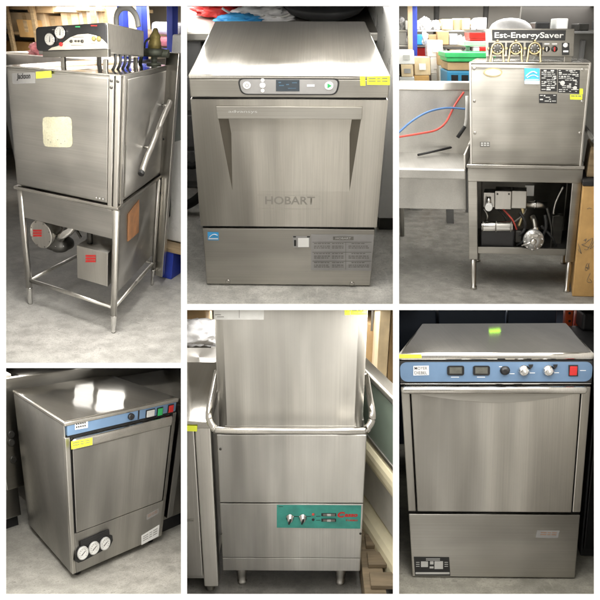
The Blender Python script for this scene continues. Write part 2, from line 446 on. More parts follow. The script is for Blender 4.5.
# ================================================================== bay A: tall corner dishwasher on legs
b = use('A'); F, K, x0, x1, H, z1 = b.F, b.K, b.x0, b.x1, b.H, b.z1
floor_and_wall('A', 2.9, M['wallpaint'])
t = thing('corner_dishwasher', 'tall stainless dishwasher on four legs with two round gauges and a motor drum', 'dishwasher', (0, 0, 0))
hood = MB().box(x0, x1 - .004, F + .004, K, z1 + .012, H, .006).build('hood', M['steel'], t)
pl = MB(); l0 = fr(11.5, 100, .005).x; r0 = fr(108, 100, .005).x
pl.box(x0 + .02, r0, F - .004, F + .01, z1 + .02, H - .012, .003)
dp = pl.build('front_panel', M['steel'], t)
MB().box(r0 + .006, r0 + .032, F - .010, F + .02, z1 - .02, H + .004, .004).build('door_track', M['steel_pale'], t)
MB().box(x1 - .02, x1 + .004, F - .010, F + .010, z1 - .02, H + .002, .004).build('door_track', M['steel_pale'], t)
MB().box(r0 + .034, x1 - .022, F - .002, F + .02, z1, H - .002).build('track_gap', M['dark_metal'], t)
MB().box(x1 - .004, x1 + .008, F + .03, F + .065, z1, H + .002, .003).build('door_track', M['steel_pale'], t)
MB().box(x1 - .004, x1 + .006, F + .09, K - .03, z1 + .03, H - .02, .003).build('side_panel', M['steel'], t)
MB().box(x0 - .006, x1 + .004, F - .006, K, H, H + .008, .003).build('hood_rim', M['steel_bright'], t)
hs = [(r0 + .018, F - .011, H - .02), (x1 - .008, F - .011, H - .02), (r0 + .018, F - .011, H - .05)]
screw(t, hs, .007, M['dark_metal'])
# rear post that rises above the hood
MB().box(x1 - .015, x1 + .085, K - .01, K + .045, .06, H + .075, .004).build('rear_post', M['steel_pale'], t)
screw(t, [(x1 + .015, K - .021, .62), (x1 + .015, K - .021, .95)], .008, M['dark_metal'])
# tub and rim
MB().box(x0 + .01, x1 - .01, F + .008, F + .03, z1 - .175, z1 - .005, .003).build('tub_apron', M['steel'], t)
MB().box(x0 + .05, x1 - .05, F + .03, K - .03, z1 - .15, z1 - .01, .02).build('tub', M['steel_dull'], t)
MB().box(x0 - .012, x1 + .012, F - .014, K + .01, z1 - .012, z1 + .008, .006).build('tub_rim', M['steel_bright'], t)
screw(t, [(x1 - .12 + .02 * i, F - .012, z1 + .035) for i in range(3)], .005)
for sx, sy in ((x0 + .012, F + .016), (x1 - .006, F + .004), (x1 - .006, K - .03), (x0 + .012, K - .03)):
    lg = MB().tube([(sx, sy, .10), (sx, sy, z1 - .012)], .0195, 18, 1).build('leg', M['steel_pale'], t)
    MB().lathe((sx, sy, 0), (0, 0, 1), [(0, .013), (.012, .016), (.06, .017), (.105, .021), (.11, .021)], 18).build('foot', M['chrome'], lg)
zc_ = .155
MB().tube([(x0 + .012, F + .016, zc_), (x1 - .006, F + .004, zc_)], .012, 12, 1).build('crossbar', M['steel_pale'], t)
MB().tube([(x1 - .006, F + .004, zc_), (x1 - .006, K - .03, zc_)], .012, 12, 1).build('crossbar', M['steel_pale'], t)
MB().tube([(x0 + .012, K - .03, zc_), (x1 - .006, K - .03, zc_)], .012, 12, 1).build('crossbar', M['steel_pale'], t)
MB().tube([(x0 + .012, F + .016, zc_), (x0 + .012, K - .03, zc_)], .012, 12, 1).build('crossbar', M['steel_pale'], t)
# skirt on the right below the rim
sk = MB().box(x1 - .03, x1 - .012, F + .05, K - .03, .215, z1 - .01, .003).build('side_skirt', M['steel'], t)
w = [at(a, c, x=x1 - .011) for a, c in ((127.6, 214), (138.8, 199.5), (138.3, 232), (127.4, 241.5))]
wf = MB().prism(w, (.004, 0, 0)).build('warning_plate', M['tan'], sk)
MB().box(x1 - .014, x1 + .002, F + .025, F + .048, .23, z1 - .05, .003).build('skirt_edge', M['steel_dull'], t)
# drum motor, pump and control box under the tub
c = fr(40.2, 234.5, -.03)
dm = MB().cyl(c, c + Y * .24, .083, n=40, bev=.006).build('wash_motor', M['steel_pale'], t)
def red_badge(cx, cy, w, h, y, par):
    pts = rect(cx - w, cy - h, cx + w, cy + h)
    m = MB()
    for i in range(3):
        yy0 = cy - h + i * 2 * h / 3; yy1 = yy0 + 2 * h / 3 * .68
        plate(m, rect(cx - w, yy0, cx + w, yy1), y, .0015)
    return m.build('red_badge', M['red'], par)
red_badge(37.3, 233.5, 4.2, 3.8, c.y - .0005, dm)
for i in range(8): a_ = math.pi / 8 + i * math.pi / 4; q = c + Vector((.074 * math.cos(a_), -.001, .074 * math.sin(a_))); MB().cyl(q, q - Y * .002, .004, n=8).build('rivet', M['steel_dull'], dm)
MB().cyl(c + Y * .235, c + Y * .262, .074, n=36, bev=.006).build('motor_end', M['dark_metal'], dm)
MB().cyl(c + Y * .10, c + Y * .112, .0850, n=40).build('band', M['steel_dull'], dm)
MB().tube([c + Vector((.06, .12, .055)), c + Vector((.10, .10, .12)), c + Vector((.16, .08, .14)), c + Vector((.22, .06, .06)), c + Vector((.26, .05, .02))], .009, 10).build('armoured_cable', M['dark_metal'], t)
p0 = fr(60, 243, -.12)
m = MB().lathe(p0 + Z * .06, (0, 0, -1), [(0, .05), (.03, .062), (.05, .085), (.06, .088), (.075, .088), (.08, .06), (.10, .05)], 32)
m.cyl(p0 + Vector((-.09, .03, .02)), p0 + Vector((.0, .03, .02)), .032, n=20)
pm_ = m.build('pump', M['dark_metal'], t)
for i in range(10): a_ = i * math.pi / 5; q = p0 + Vector((.078 * math.cos(a_), .078 * math.sin(a_), .012)); MB().cyl(q, q - Z * .018, .006, n=6).build('bolt', M['chrome'], pm_)
MB().cyl(p0 + Vector((-.05, .0, .06)), p0 + Vector((-.04, .0, .13)), .034, .030, n=24, bev=.004).build('coupling', M['chrome'], pm_)
MB().tube([p0 + Vector((.02, -.02, .03)), p0 + Vector((.06, -.035, .075)), p0 + Vector((.10, -.02, .11)), p0 + Vector((.13, 0, .15))], .028, 16).build('pump_pipe', M['chrome'], t)
q0 = fr(76.5, 246, -.03); q1 = fr(107.5, 285, -.03)
cb = MB().box(q0.x, q1.x, F + .03, F + .22, q1.z - .01, q0.z + .004, .003).build('junction_box', M['steel_pale'], t)
red_badge(90.6, 259, 5.0, 4.0, F + .029, cb)
MB().tube([Vector((q0.x + .05, F + .10, q0.z)), Vector((q0.x + .05, F + .10, q0.z + .10))], .018, 12, 1).build('conduit', M['dark_metal'], t)
# control box on stands above the hood
yb = F + .10
tl, tr, br_, bl = [at(a, c, y=yb) for a, c in ((37, 27.2), (107, 22.5), (108, 48.8), (38.2, 51))]
dep = .36
rt = at(144, 31, y=yb + dep); rb_ = at(144, 57, y=yb + dep); sh_ = rt.x - tr.x
m = MB()
fr4 = [tl, tr, br_ - Z * .018, bl - Z * .018]
bk4 = [Vector((tl.x + sh_, yb + dep, rt.z)), rt, rb_, Vector((bl.x + sh_, yb + dep, rb_.z))]
m.face(fr4); m.face(bk4[::-1])
for i in range(4): m.face([fr4[(i + 1) % 4], fr4[i], bk4[i], bk4[(i + 1) % 4]])
bmesh.ops.remove_doubles(m.bm, verts=m.bm.verts[:], dist=1e-5); bmesh.ops.recalc_face_normals(m.bm, faces=m.bm.faces[:])
bmesh.ops.bevel(m.bm, geom=m.bm.edges[:], offset=.005, segments=2, profile=.5, affect='EDGES')
cbx = m.build('control_box', M['steel_pale'], t)
def inset(P, k):
    c = sum(P, Vector()) / len(P); return [p.lerp(c, k) for p in P]
def round_poly(P, r, n=5):
    out = []
    for i, p in enumerate(P):
        a = (P[i - 1] - p).normalized(); c = (P[(i + 1) % len(P)] - p).normalized()
        A = p + a * r; C = p + c * r
        for k in range(n + 1):
            s = k / n; out.append(A.lerp(p, s).lerp(p.lerp(C, s), s))
    return out
cp = MB().prism(round_poly([tl, tr, br_, bl], .022), (0, -.012, 0), .002).build('control_panel', M['black'], cbx)
yp = yb - .0128
sw = [(48, 50.2), (52, 47.5), (58, 46), (64, 42), (70, 37.5), (78, 34.5), (88, 33.8), (96, 35.5), (102, 39), (107.2, 44), (107.6, 48.4)]
MB().prism([at(a, c, y=yp) for a, c in sw], (0, -.001, 0)).build('cream_swoosh', M['swoosh'], cp)
for a, c in ((50.4, 39.4), (60.6, 32.6)):
    o = at(a, c, y=yp)
    g = MB().lathe(o, (0, -1, 0), [(0, .030), (.008, .030), (.010, .027), (.008, .0262)], 32).build('gauge', M['chrome'], cp)
    MB().cyl(o + Y * -.006, o + Y * -.0085, .0265, n=32).build('dial', M['dialface'], g)
    md = MB(); md.prism([o + Vector((-.001, -.009, -.012)), o + Vector((.0035, -.009, -.012)), o + Vector((.005, -.009, .016)), o + Vector((.003, -.009, .016))], (0, -.0006, 0))
    for i in range(9):
        an = math.radians(-120 + 30 * i); md.box(o.x + .020 * math.sin(an) - .0012, o.x + .020 * math.sin(an) + .0012, o.y - .0095, o.y - .0088, o.z + .020 * math.cos(an) - .0012, o.z + .020 * math.cos(an) + .0012)
    md.build('needle', M['ink'], g)
o = at(61.3, 44.2, y=yp - .001); MB().lathe(o, (0, -1, 0), [(0, .010), (.008, .009), (.010, .006)], 18).build('red_button', M['red'], cp)
for a, c, r in ((71.5, 41.2, .007), (76, 41, .005), (79, 41, .005), (82.5, 41.2, .008), (94, 38.6, .011), (99, 38.9, .012)):
    o = at(a, c, y=yp - .001); MB().lathe(o, (0, -1, 0), [(0, r), (.006, r), (.012, r * .7), (.013, r * .5)], 16).build('knob', M['dark_metal'] if r < .011 else M['brass'], cp)
MB().prism([at(a, c, y=yp) for a, c in rect(75.5, 26.3, 80, 27.2)], (0, -.001, 0)).build('indicator', M['greenbin'], cp)
MB().prism([at(a, c, y=yp) for a, c in rect(91, 25.2, 97, 26.2)], (0, -.001, 0)).build('indicator', M['red'], cp)
m = MB(); u = (tr - tl).normalized()
for a0, a1, yy in ((71, 84, 44.8), (90.5, 96, 43.2), (73, 84, 36.6), (47, 52, 35.0), (52, 58, 29.2)):
    m.prism([at(a, c, y=yp - .001) for a, c in rect(a0, yy, a1, yy + .8)], (0, -.0005, 0))
m.build('print', M['greyink'], cp)
MB().prism([at(a, c, y=yb - .004) for a, c in ((42.5, 51.2), (108, 49.2), (108.3, 57), (42.8, 57.3))], (0, .03, 0), .002).build('lower_trim', M['steel_dull'], cbx)
xm = br_.x
for a in (bl.x + .13, br_.x - .03):
    for yy in (yb + .02, yb + dep - .05):
        e = a + sh_ * (yy - yb) / dep
        MB().box(e - .011, e + .011, yy, yy + .02, H + .006, bl.z - .02 + (rb_.z - bl.z + .018) * (yy - yb) / dep, .002).build('stand', M['steel_pale'], t)
# loop of hose behind the box
hp = [at(a, c, y=yb + dep + .02) for a, c in ((116.5, 26), (116.5, 16), (120, 9.5), (126, 7.6), (132, 10), (136.5, 17), (138.5, 27))]
MB().tube(hp, .016, 14).build('hose', M['midgrey'], t)
for k in range(4):
    kx = .25 + .13 * k; xx = br_.x + sh_ * kx - .02; yk = yb + dep * kx
    MB().tube([Vector((xx, yk, br_.z - .005)), Vector((xx + .012, yk - .01, H + .045)), Vector((xx - .01, yk, H + .006))], .008, 10).build('cable', M['rubber'], t)
# valve on the top at the back
v0 = at(154, 61, y=K - .06); vz = H + .008
m = MB().lathe((v0.x, v0.y, vz), (0, 0, 1), [(0, .05), (.012, .05), (.012, .022), (.05, .022), (.055, .075), (.075, .082), (.085, .075), (.09, .04)], 28)
m.cyl((v0.x - .11, v0.y - .01, vz + .065), (v0.x + .11, v0.y - .01, vz + .065), .022, n=18, bev=.004)
m.cyl((v0.x - .10, v0.y - .01, vz), (v0.x - .085, v0.y - .01, vz + .075), .013, n=14)
vb = m.build('vacuum_breaker', M['iron'], t)
MB().lathe((v0.x, v0.y, vz + .088), (0, 0, 1), [(0, .046), (.03, .042), (.05, .034), (.055, .038), (.065, .036), (.085, .02), (.10, .015), (.105, .008)], 24).build('bonnet', M['brass'], vb)
MB().tube([(v0.x - .06, v0.y - .03, vz + .08), (v0.x - .055, v0.y - .03, vz + .12), (v0.x - .03, v0.y - .02, vz + .14)], .006, 10).build('lever', M['iron'], vb)
# door lift handle on the right
hx = x1 + .055
hp = [at(a, c, x=hx) for a, c in ((170, 101.5), (168.5, 106), (166, 111), (158, 130), (151, 148), (146.5, 158), (141.8, 171.5))]
hd = MB().tube(hp, .0175, 16, 4).build('lift_handle', M['steel_pale'], t)
d = (hp[-1] - hp[-2]).normalized()
MB().cyl(hp[-1], hp[-1] + d * .02, .019, n=16, bev=.003).build('end_cap', M['rubber'], hd)
MB().cyl(hp[4], Vector((x1 + .006, hp[4].y, hp[4].z)), .008, n=12).build('handle_bracket', M['chrome'], hd)
MB().cyl(hp[1], Vector((x1 + .006, hp[1].y, hp[1].z)), .010, n=12).build('handle_bracket', M['chrome'], hd)
# stickers
y = F - .0045
sp_ = round_poly([at(a, c, y=y) for a, c in ((42.3, 117), (71.5, 116.8), (72.6, 147.5), (43.5, 146.5))], .03, 7); ed_ = []
for i, p in enumerate(sp_):
    q = sp_[(i + 1) % len(sp_)]; n_ = max(1, int((q - p).length / .006))
    for k in range(n_): ed_.append(p.lerp(q, k / n_) + Vector((random.uniform(-.0018, .0018), 0, random.uniform(-.0018, .0018))))
st = MB().prism(ed_, (0, -.0008, 0)).build('worn_sticker', M['oldsticker'], t)
m = MB()
for i in range(5):
    o = at(random.uniform(46, 70), random.uniform(130, 145), y=y - .002); m.cyl(o, o - Y * .0004, random.uniform(.0015, .003), n=7)
m.build('scuffs', M['greyink'], st)
npl = plate(MB(), ((12, 73.5), (34.8, 72.3), (35.3, 83.2), (13, 84)), y, .002).build('name_plate', M['silverlabel'], t)
o = at(16.8, 80.8, y=y - .0026); MB().text('Jackson', o, at(33.5, 80.2, y=y - .0026) - o, Z, .036, .088, .035, 0, .2).build('lettering', M['ink'], npl)
tg = paper('price_tag', ((36, 71.8), (51.2, 70.8), (51.4, 77.3), (36.3, 78.6)), .0045, M['yellow'], t)

# surroundings
def crate(name, label, px, y, d, mat, cat, group=None, bev=.004, tape=True):
    P = [at(a, c, y=y) for a, c in px]
    xs = [p.x for p in P]; zs = [p.z for p in P]
    o = MB().box(min(xs), max(xs), y, y + d, min(zs), max(zs), bev)
    r = thing(name, label, cat, ((min(xs) + max(xs)) / 2, y + d / 2, min(zs)), group)
    o.build('carton', mat, r)
    if tape:
        xm = (min(xs) + max(xs)) / 2; w = min(.03, (max(xs) - min(xs)) * .12)
        MB().box(xm - w, xm + w, y - .0015, y + .001, min(zs) + .3 * (max(zs) - min(zs)), max(zs) - .004).build('packing_tape', M['plywood'], r)
    return r
ys = 1.75
sh = thing('storage_shelf', 'tall tan shelving unit of cartons behind the corner dishwasher', 'shelf', tuple(at(30, 60, y=ys).xy) + (0,))
for yy in (10.5, 37.5, 62, 88, 120):
    a = at(4, yy, y=ys); c = at(96, yy - 3, y=ys)
    MB().box(a.x - .6, c.x, ys - .02, ys + .7, c.z - .03, c.z, .003).build('shelf_board', M['plywood'], sh)
for xx in (4, 31, 93.5):
    a = at(xx, 40, y=ys - .03)
    MB().box(a.x - .03, a.x + .03, ys - .05, ys - .02, 0, 3.2, .004).build('upright', M['plywood'], sh)
G = 'cartons stacked on the tan shelving'
for i, (px, mat, lab) in enumerate((
        (rect(9, 13, 44, 35), 'card_pale', 'large pale carton on the upper shelf behind the gauge panel'),
        (rect(3, 42, 28, 61), 'card_orange', 'orange brown carton at the left edge under the shelf board'),
        (rect(46, 16, 62, 35), 'card', 'mid brown carton directly above the round gauges'),
        (rect(64, 13, 77, 35), 'card_pale', 'narrow pale carton over the middle of the gauge panel'),
        (rect(78, 8, 93, 33), 'plastic', 'white wrapped carton behind the right half of the gauge panel'),
        (rect(34, 44, 58, 60), 'card_pale', 'pale carton half hidden behind the gauge panel'),
        (rect(8, 2, 30, 8.2), 'card', 'brown carton on the top shelf at the upper left corner'))):
    crate('cardboard_box', lab, px, ys + .03 + .02 * (i % 3), .4, M[mat], 'box', G)
for i, (px, mat, lab) in enumerate(((rect(28, 4, 52, 12.6), 'card', 'low brown carton on the top shelf above the large pale carton'), (rect(53, 3, 74, 12), 'card_pale', 'low pale carton on the top shelf over the gauges'),
                                    (rect(62, 42, 92, 60), 'card', 'brown carton hidden low behind the gauge panel'), (rect(20, 20, 33, 37), 'card_orange', 'orange brown carton in front of the large pale carton'))):
    crate('cardboard_box', lab, px, ys - .03 - .03 * (i == 3), .38, M[mat], 'box', G)
crate('cardboard_box', 'tall pale carton standing left of the grey hose loop', rect(96.5, 4, 116, 42), ys + .1, .4, M['card_pale'], 'box')
# counter behind on the left with a wrapped parcel
ct = thing('steel_counter', 'pale steel counter running behind the corner dishwasher', 'counter', tuple(at(30, 66, y=.95).xy) + (0,))
a = at(3, 62, y=.95); c = at(100, 60, y=.95)
MB().box(a.x - .2, c.x + .2, .95, 1.5, c.z - .13, c.z, .006).build('counter_top', M['steel_pale'], ct)
MB().box(a.x - .2, c.x + .2, 1.0, 1.45, 0, c.z - .135, .004).build('cabinet', M['lightgrey'], ct)
pc = at(47, 62, y=1.08)
m = MB()
m.crumple((pc.x, 1.10, c.z + .02), .22, .10, .085, .35, 2.6, 3)
m.build('wrapped_parcel', M['pink'], label='red and white plastic wrapped parcel on the steel counter', cat='parcel')
# blue rack on the right
rk = thing('blue_rack', 'blue painted metal rack with packages behind the brass valve', 'rack', tuple(at(160, 60, y=1.3).xy) + (0,))
for xx in (126.5, 146.5, 179):
    a = at(xx, 40, y=1.3); MB().box(a.x - .035, a.x + .035, 1.27, 1.33, 0, 2.9, .004).build('upright', M['deepblue'], rk)
a0 = at(126, 52, y=1.3); a1 = at(184, 52, y=1.3)
zt = at(160, 48.5, y=1.3).z; zb = at(160, 57, y=1.3).z
MB().box(a0.x, a1.x, 1.29, 1.345, zb, zt, .004).build('beam', M['deepblue'], rk)
MB().box(a0.x, a1.x, 1.345, 2.1, zt - .03, zt - .005).build('shelf_board', M['lightgrey'], rk)
for i, (px, mat, lab) in enumerate(((rect(149, 36, 176, 47), 'pink', 'red striped package on the blue rack'), (rect(150, 22, 175, 35), 'plastic', 'clear wrapped package on top of the striped one in the blue rack'),
                                    (rect(128, 30, 144, 47), 'card_pale', 'pale package in the blue rack beside the hose loop'))):
    P = [at(a, c, y=1.42) for a, c in px]
    MB().box(P[0].x, P[1].x, 1.42, 1.8, P[2].z, P[0].z, .03, 3, Matrix.Rotation(.06 * (i - .4), 3, 'Y')).build('package', M[mat], label=lab, cat='package', group='packages in the blue rack')
# white fridge on a pallet at the right
pb = at(157.5, 276, z=0); hb = at(157.5, 249, y=pb.y).z
pt_ = thing('wooden_pallet', 'wooden pallet with blue end blocks under the white fridge', 'pallet', (pb.x + .35, pb.y + .4, 0))
for i in range(6): MB().box(pb.x - .01, pb.x + 1.1, pb.y - .01 + .16 * i, pb.y + .12 + .16 * i, hb + .001, hb + .026, .003).build('plank', M['wood'], pt_)
for i in range(2): MB().box(pb.x + .5 * i, pb.x + .16 + .5 * i, pb.y, pb.y + .95, .0, hb, .004).build('block', M['deepblue'], pt_)
fg = thing('white_fridge', 'white glass door fridge on the pallet beside the rear post of the dishwasher', 'fridge', (pb.x + .4, pb.y + .5, hb + .03))
fx = pb.x - .06; fy = pb.y + .12; fz = hb + .028
MB().box(fx, fx + .8, fy, fy + .65, fz, 1.52, .012).build('cabinet', M['white'], fg)
P = [at(a, c, y=fy - .004) for a, c in ((171.5, 62), (188, 58), (188, 138), (170.5, 143))]
MB().prism(P, (0, .008, 0)).build('glass_door', M['paleglass'], fg)
P = [at(a, c, y=fy - .006) for a, c in ((163.5, 200), (170.5, 190), (170, 216), (163.5, 228))]
MB().prism(P, (0, .010, 0)).build('vent', M['black'], fg)

# ================================================================== bay B: undercounter dishwasher seen from above
b = use('B'); F, K, x0, x1, H = b.F, b.K, b.x0, b.x1, b.H
floor_and_wall('B', 1.9, M['wallgrey'])
t = thing('undercounter_dishwasher', 'stainless undercounter dishwasher with grey touch panel, small dark screen and recessed door', 'dishwasher', (0, 0, 0))
zf = fr(290, 97.6).z; zd0 = fr(290, 99.5).z; zd1 = fr(290, 226.5).z; zl = fr(290, 228.8).z; zb = fr(290, 285.5).z
MB().box(x0 + .004, x1 - .004, F + .012, K, .03, H - .012, .004).build('cabinet', M['steel_ov'], t)
MB().box(x0, x1, F - .002, K + .002, H - .014, H, .005, 3).build('top', M['steel_bright'], t)
fa = MB().box(x0 + .001, x1 - .001, F, F + .03, zf, H - .0145, .003).build('control_fascia', M['steel_o'], t)
MB().box(x0 + .006, x1 - .006, F + .006, F + .02, zd0 - .002, zf + .002).build('door_gap', M['gap'], t)
# door with a pocket that gets shallower downwards
m = MB(); yF = F - .001; zt = fr(290, 119).z; zbp = fr(290, 191).z
A = [Vector((fr(218.5, 119).x, yF, zt)), Vector((fr(361, 119).x, yF, zt)), Vector((fr(349.5, 191).x, yF, zbp)), Vector((fr(232.5, 191).x, yF, zbp))]
ix0 = fr(230.5, 119).x; ix1 = fr(350, 119).x; dp = .016
B_ = [Vector((ix0, yF + dp, zt)), Vector((ix1, yF + dp, zt))]
O = [Vector((x0 + .001, yF, zd0)), Vector((x1 - .001, yF, zd0)), Vector((x1 - .001, yF, zd1)), Vector((x0 + .001, yF, zd1))]
vs = {}
def fc(*p): m.bm.faces.new([vs.setdefault(tuple(round(c, 6) for c in q), None) or vs.__setitem__(tuple(round(c, 6) for c in q), m.bm.verts.new(q)) or vs[tuple(round(c, 6) for c in q)] for q in p])
fc(O[0], O[1], A[1], A[0]); fc(O[1], O[2], A[2], A[1]); fc(O[2], O[3], A[3], A[2]); fc(O[3], O[0], A[0], A[3])
fc(B_[0], B_[1], A[2], A[3]); fc(A[0], A[1], B_[1], B_[0])
back = [p + Y * .034 for p in O]
for i in range(4): fc(O[i], back[i], back[(i + 1) % 4], O[(i + 1) % 4])
bmesh.ops.recalc_face_normals(m.bm, faces=m.bm.faces[:])
door = m.build('door', M['steel_ov'], t)
for tri in ((A[0], B_[0], A[3]), (B_[1], A[1], A[2])): MB().face([p + Y * .0004 for p in tri]).build('pocket_side', M['steel_dark'], door)  # shade of the pocket sides put into the colour by darker steel
hb = plate(MB(), ((216, 105.5), (362.5, 106.5), (361.8, 118.8), (217.3, 118)), yF - .0005, .006, .002).build('handle_lip', M['steel_o'], door)
o = at(228.5, 113.6, y=F - .0085); MB().text('advansys', o, X, Z, .012, .088).build('lettering', M['lightgrey'], hb)
# raised maker's name
c = at(290, 200.5, y=F - .0012); MB().text('HOBART', c, X, Z, .032, .165, .02, .0, align='c').build('embossed_lettering', M['steel_o'], door)
for yy, a, q in ((195, 257, 320), (208.6, 258, 320)):
    p = at(a, yy, y=F - .001); r = at(q, yy, y=F - .001); MB().box(p.x, r.x, F - .0014, F, p.z - .0007, p.z + .0007).build('embossed_rule', M['steel_bright'], door)
MB().box(x0 + .008, x1 - .008, F + .008, F + .02, zl - .002, zd1 + .002).build('panel_gap', M['gap'], t)
lp = MB().box(x0 + .006, x1 - .006, F - .001, F + .02, zb + .004, zl, .003).build('lower_panel', M['steel_o'], t)
MB().box(x0 + .03, x1 - .03, F + .02, K - .05, .0, .035).build('plinth', M['black'], t)
screw(t, [fr(228, 281.5, .001), fr(352, 283.6, .001)], .009, M['steel_bright'])
# touch panel
pp = [fr(a, c, .001) for a, c in ((237, 78.2), (340.5, 78.6), (337, 95), (241, 94.6))]
tp = MB().prism(round_poly(pp, .02), (0, -.0015, 0)).build('touch_panel_edge', M['ink'], fa)
pq = [fr(a, c, .0026) for a, c in ((238.8, 79.2), (338.6, 79.6), (335.6, 94), (242.2, 93.6))]
MB().prism(round_poly(pq, .018), (0, -.001, 0)).build('touch_panel', M['lightgrey'] if False else M['silverlabel'], tp)
yt = F - .0038
sc_ = plate(MB(), rect(276, 79.8, 299.5, 91.2), yt, .0008).build('screen', M['screen'], tp)
m = MB()
for a0, a1, c0, c1 in ((279, 284, 85, 86), (286, 289, 84, 85), (292, 297, 82.4, 83.2), (278.5, 281, 82, 83), (288, 296, 88, 88.6)): plate(m, rect(a0, c0, a1, c1), yt - .001, .0004)
m.build('screen_text', M['screenink'], sc_)
def button(a, c, r, mat, y, par, name='button', th=.0016):
    o = at(a, c, y=y); return MB().lathe(o, (0, -1, 0), [(0, r), (th * .7, r), (th, r * .9)], 28).build(name, mat, par)
p1 = button(246.8, 85.3, .0115, M['white'], yt, tp)
o = at(246.8, 85.3, y=yt - .0018); m = MB()
for i in range(20):
    a0 = math.radians(40 + 280 * i / 20) + math.pi / 2; a1 = math.radians(40 + 280 * (i + 1) / 20) + math.pi / 2
    f = lambda an, r: o + Vector((r * math.cos(an), 0, r * math.sin(an)))
    m.face([f(a0, .0045), f(a1, .0045), f(a1, .0060), f(a0, .0060)])
m.box(o.x - .0008, o.x + .0008, o.y - .0002, o.y, o.z + .001, o.z + .0075); m.build('power_symbol', M['greyink'], p1)
for yy, r in ((80.2, .0055), (85.3, .0085), (90.6, .0055)): button(262.6, yy, r, M['white'], yt, tp)
plate(MB(), rect(307, 84.6, 314.5, 86.6), yt, .0008).build('indicator', M['whiteink'], tp)
gb = button(329, 85.8, .013, M['white'], yt, tp)
o = at(329, 85.8, y=yt - .0020)
MB().prism([o + Vector((-.0045, 0, -.0075)), o + Vector((.008, 0, 0)), o + Vector((-.0045, 0, .0075))], (0, -.0006, 0)).build('start_symbol', M['green'], gb)
# tags and labels
paper('price_tag', ((366.8, 76.4), (389.8, 76), (389.8, 85), (367, 84.6)), .001, M['yellow'], fa, M['greyink'], 2)
paper('price_tag', ((360, 76.4), (365.2, 76.4), (365.4, 85.6), (360.3, 85.6)), .001, M['yellow'], fa)
es = paper('efficiency_label', ((207.6, 232), (218.6, 232.2), (218.8, 240.2), (207.9, 240)), .0015, M['skyblue'], lp)
m = MB(); yy = F - .0035
m.tube([at(a, c, y=yy) for a, c in ((209, 237.5), (212, 235), (215, 234.4), (217.5, 235.4))], .0014, 6, 3); plate(m, rect(208.5, 238.2, 218, 239.2), yy, .0004); m.build('label_mark', M['whiteink'], es)
sl = paper('programme_label', ((311, 234.2), (374, 234.6), (371, 270.6), (311, 270)), .0015, M['silverlabel'], lp)
yy = F - .0034; m = MB()
plate(m, rect(333, 236.6, 353.5, 240), yy, .0004)
for c0 in (242, 252, 261): plate(m, rect(312.5, c0, 371.5, c0 + .35), yy, .0004)
plate(m, rect(345.5, 242, 345.9, 269.5), yy, .0004)
for r0 in (243.2, 253.2, 262.2):
    for j, yo in enumerate((0, 2.6, 4.4)):
        for a0, a1 in ((314, 330), (332, 343.5), (348.5 + 3 * (j == 0), 369 - 3 * (j == 0))):
            xx = a0
            while xx < a1 - 1:
                wd = random.uniform(1, 3.5); plate(m, rect(xx, r0 + yo, min(xx + wd, a1), r0 + yo + .75), yy, .0003); xx += wd + .7
m.build('print', M['greyink'], sl)
o = at(343.3, 238.3, y=yy - .0006); MB().text('HOBART', o, X, Z, .0085, .052, .01, align='c').build('lettering', M['lightgrey'], sl)
sk = paper('silver_sticker', ((292.5, 236), (310.4, 236), (310.4, 247.4), (293.2, 247.4)), .0015, M['silverlabel'], lp)
m = MB(); plate(m, rect(293.2, 236.2, 296, 237.4), yy, .0004); plate(m, rect(307, 236.2, 310, 237.4), yy, .0004); plate(m, rect(294, 240, 296.2, 246), yy, .0004); m.build('print', M['ink'], sk)
plate(MB(), rect(298, 238, 308.8, 247), yy, .0004).build('white_patch', M['whiteink'], sk)
# behind and beside it
m = MB()
m.lathe((at(324, 20, y=.62).x, .72, at(262, 22.5, y=.62).z), (0, 0, 1), [(0, .10), (.03, .18), (.06, .205), (.065, .20), (.11, .12), (.13, .03)], 36)
wz = at(262, 22.5, y=.62).z
MB().box(-.9, .60, .48, 1.2, wz - .04, wz, .008).build('worktop', M['steel_dull'], label='dull steel worktop behind the touch panel dishwasher', cat='worktop')
m.build('domed_lid', M['charcoal'], label='black domed lid lying on the worktop behind the dishwasher', cat='lid')
def blob(name, lab, cat, ctr, r, n, mat, sz=.6):
    m = MB().crumple(ctr, r * 2.2, r * 1.1, r * sz, .4, 2.4, n)
    return m.build(name, mat, label=lab, cat=cat)
p = at(262, 19, y=.62); blob('crumpled_bag', 'crumpled blue and white plastic bag behind the dishwasher top', 'bag', (p.x, .66, wz + .02), .07, 9, M['plastic'])
p = at(240, 17, y=.62); blob('blue_cloth', 'sky blue cloth on the worktop behind the dishwasher top', 'cloth', (p.x, .58, wz + .015), .05, 7, M['skyblue'])
p = at(222, 12, y=.62); blob('red_cloth', 'dark red cloth at the back left corner of the dishwasher', 'cloth', (p.x, .74, wz + .02), .07, 7, M['red'])
m = MB(); m.tube([at(a, c, y=.60) for a, c in ((222, 8), (230, 13), (242, 18), (252, 19), (262, 16), (280, 17), (290, 14))], .005, 10); m.build('grey_hose', M['lightgrey'], label='thin pale hose lying across the worktop behind the dishwasher', cat='hose')
m = MB(); m.tube([at(a, c, y=.25) for a, c in ((178, 208), (190, 203.5), (200, 196), (206, 186), (206, 170))], .020, 12); m.build('black_hose', M['rubber'], label='black hose curling up at the left side of the dishwasher', cat='hose')
m = MB(); m.tube([at(a, c, y=.40) for a, c in ((178, 160), (192, 166), (203, 158), (207, 140))], .016, 12); m.build('black_cable', M['rubber'], label='thinner black cable higher up at the left of the dishwasher', cat='cable')
q = thing('grey_cabinet', 'grey drawer cabinet standing to the left behind the touch panel dishwasher', 'cabinet', (-.75, .9, 0))
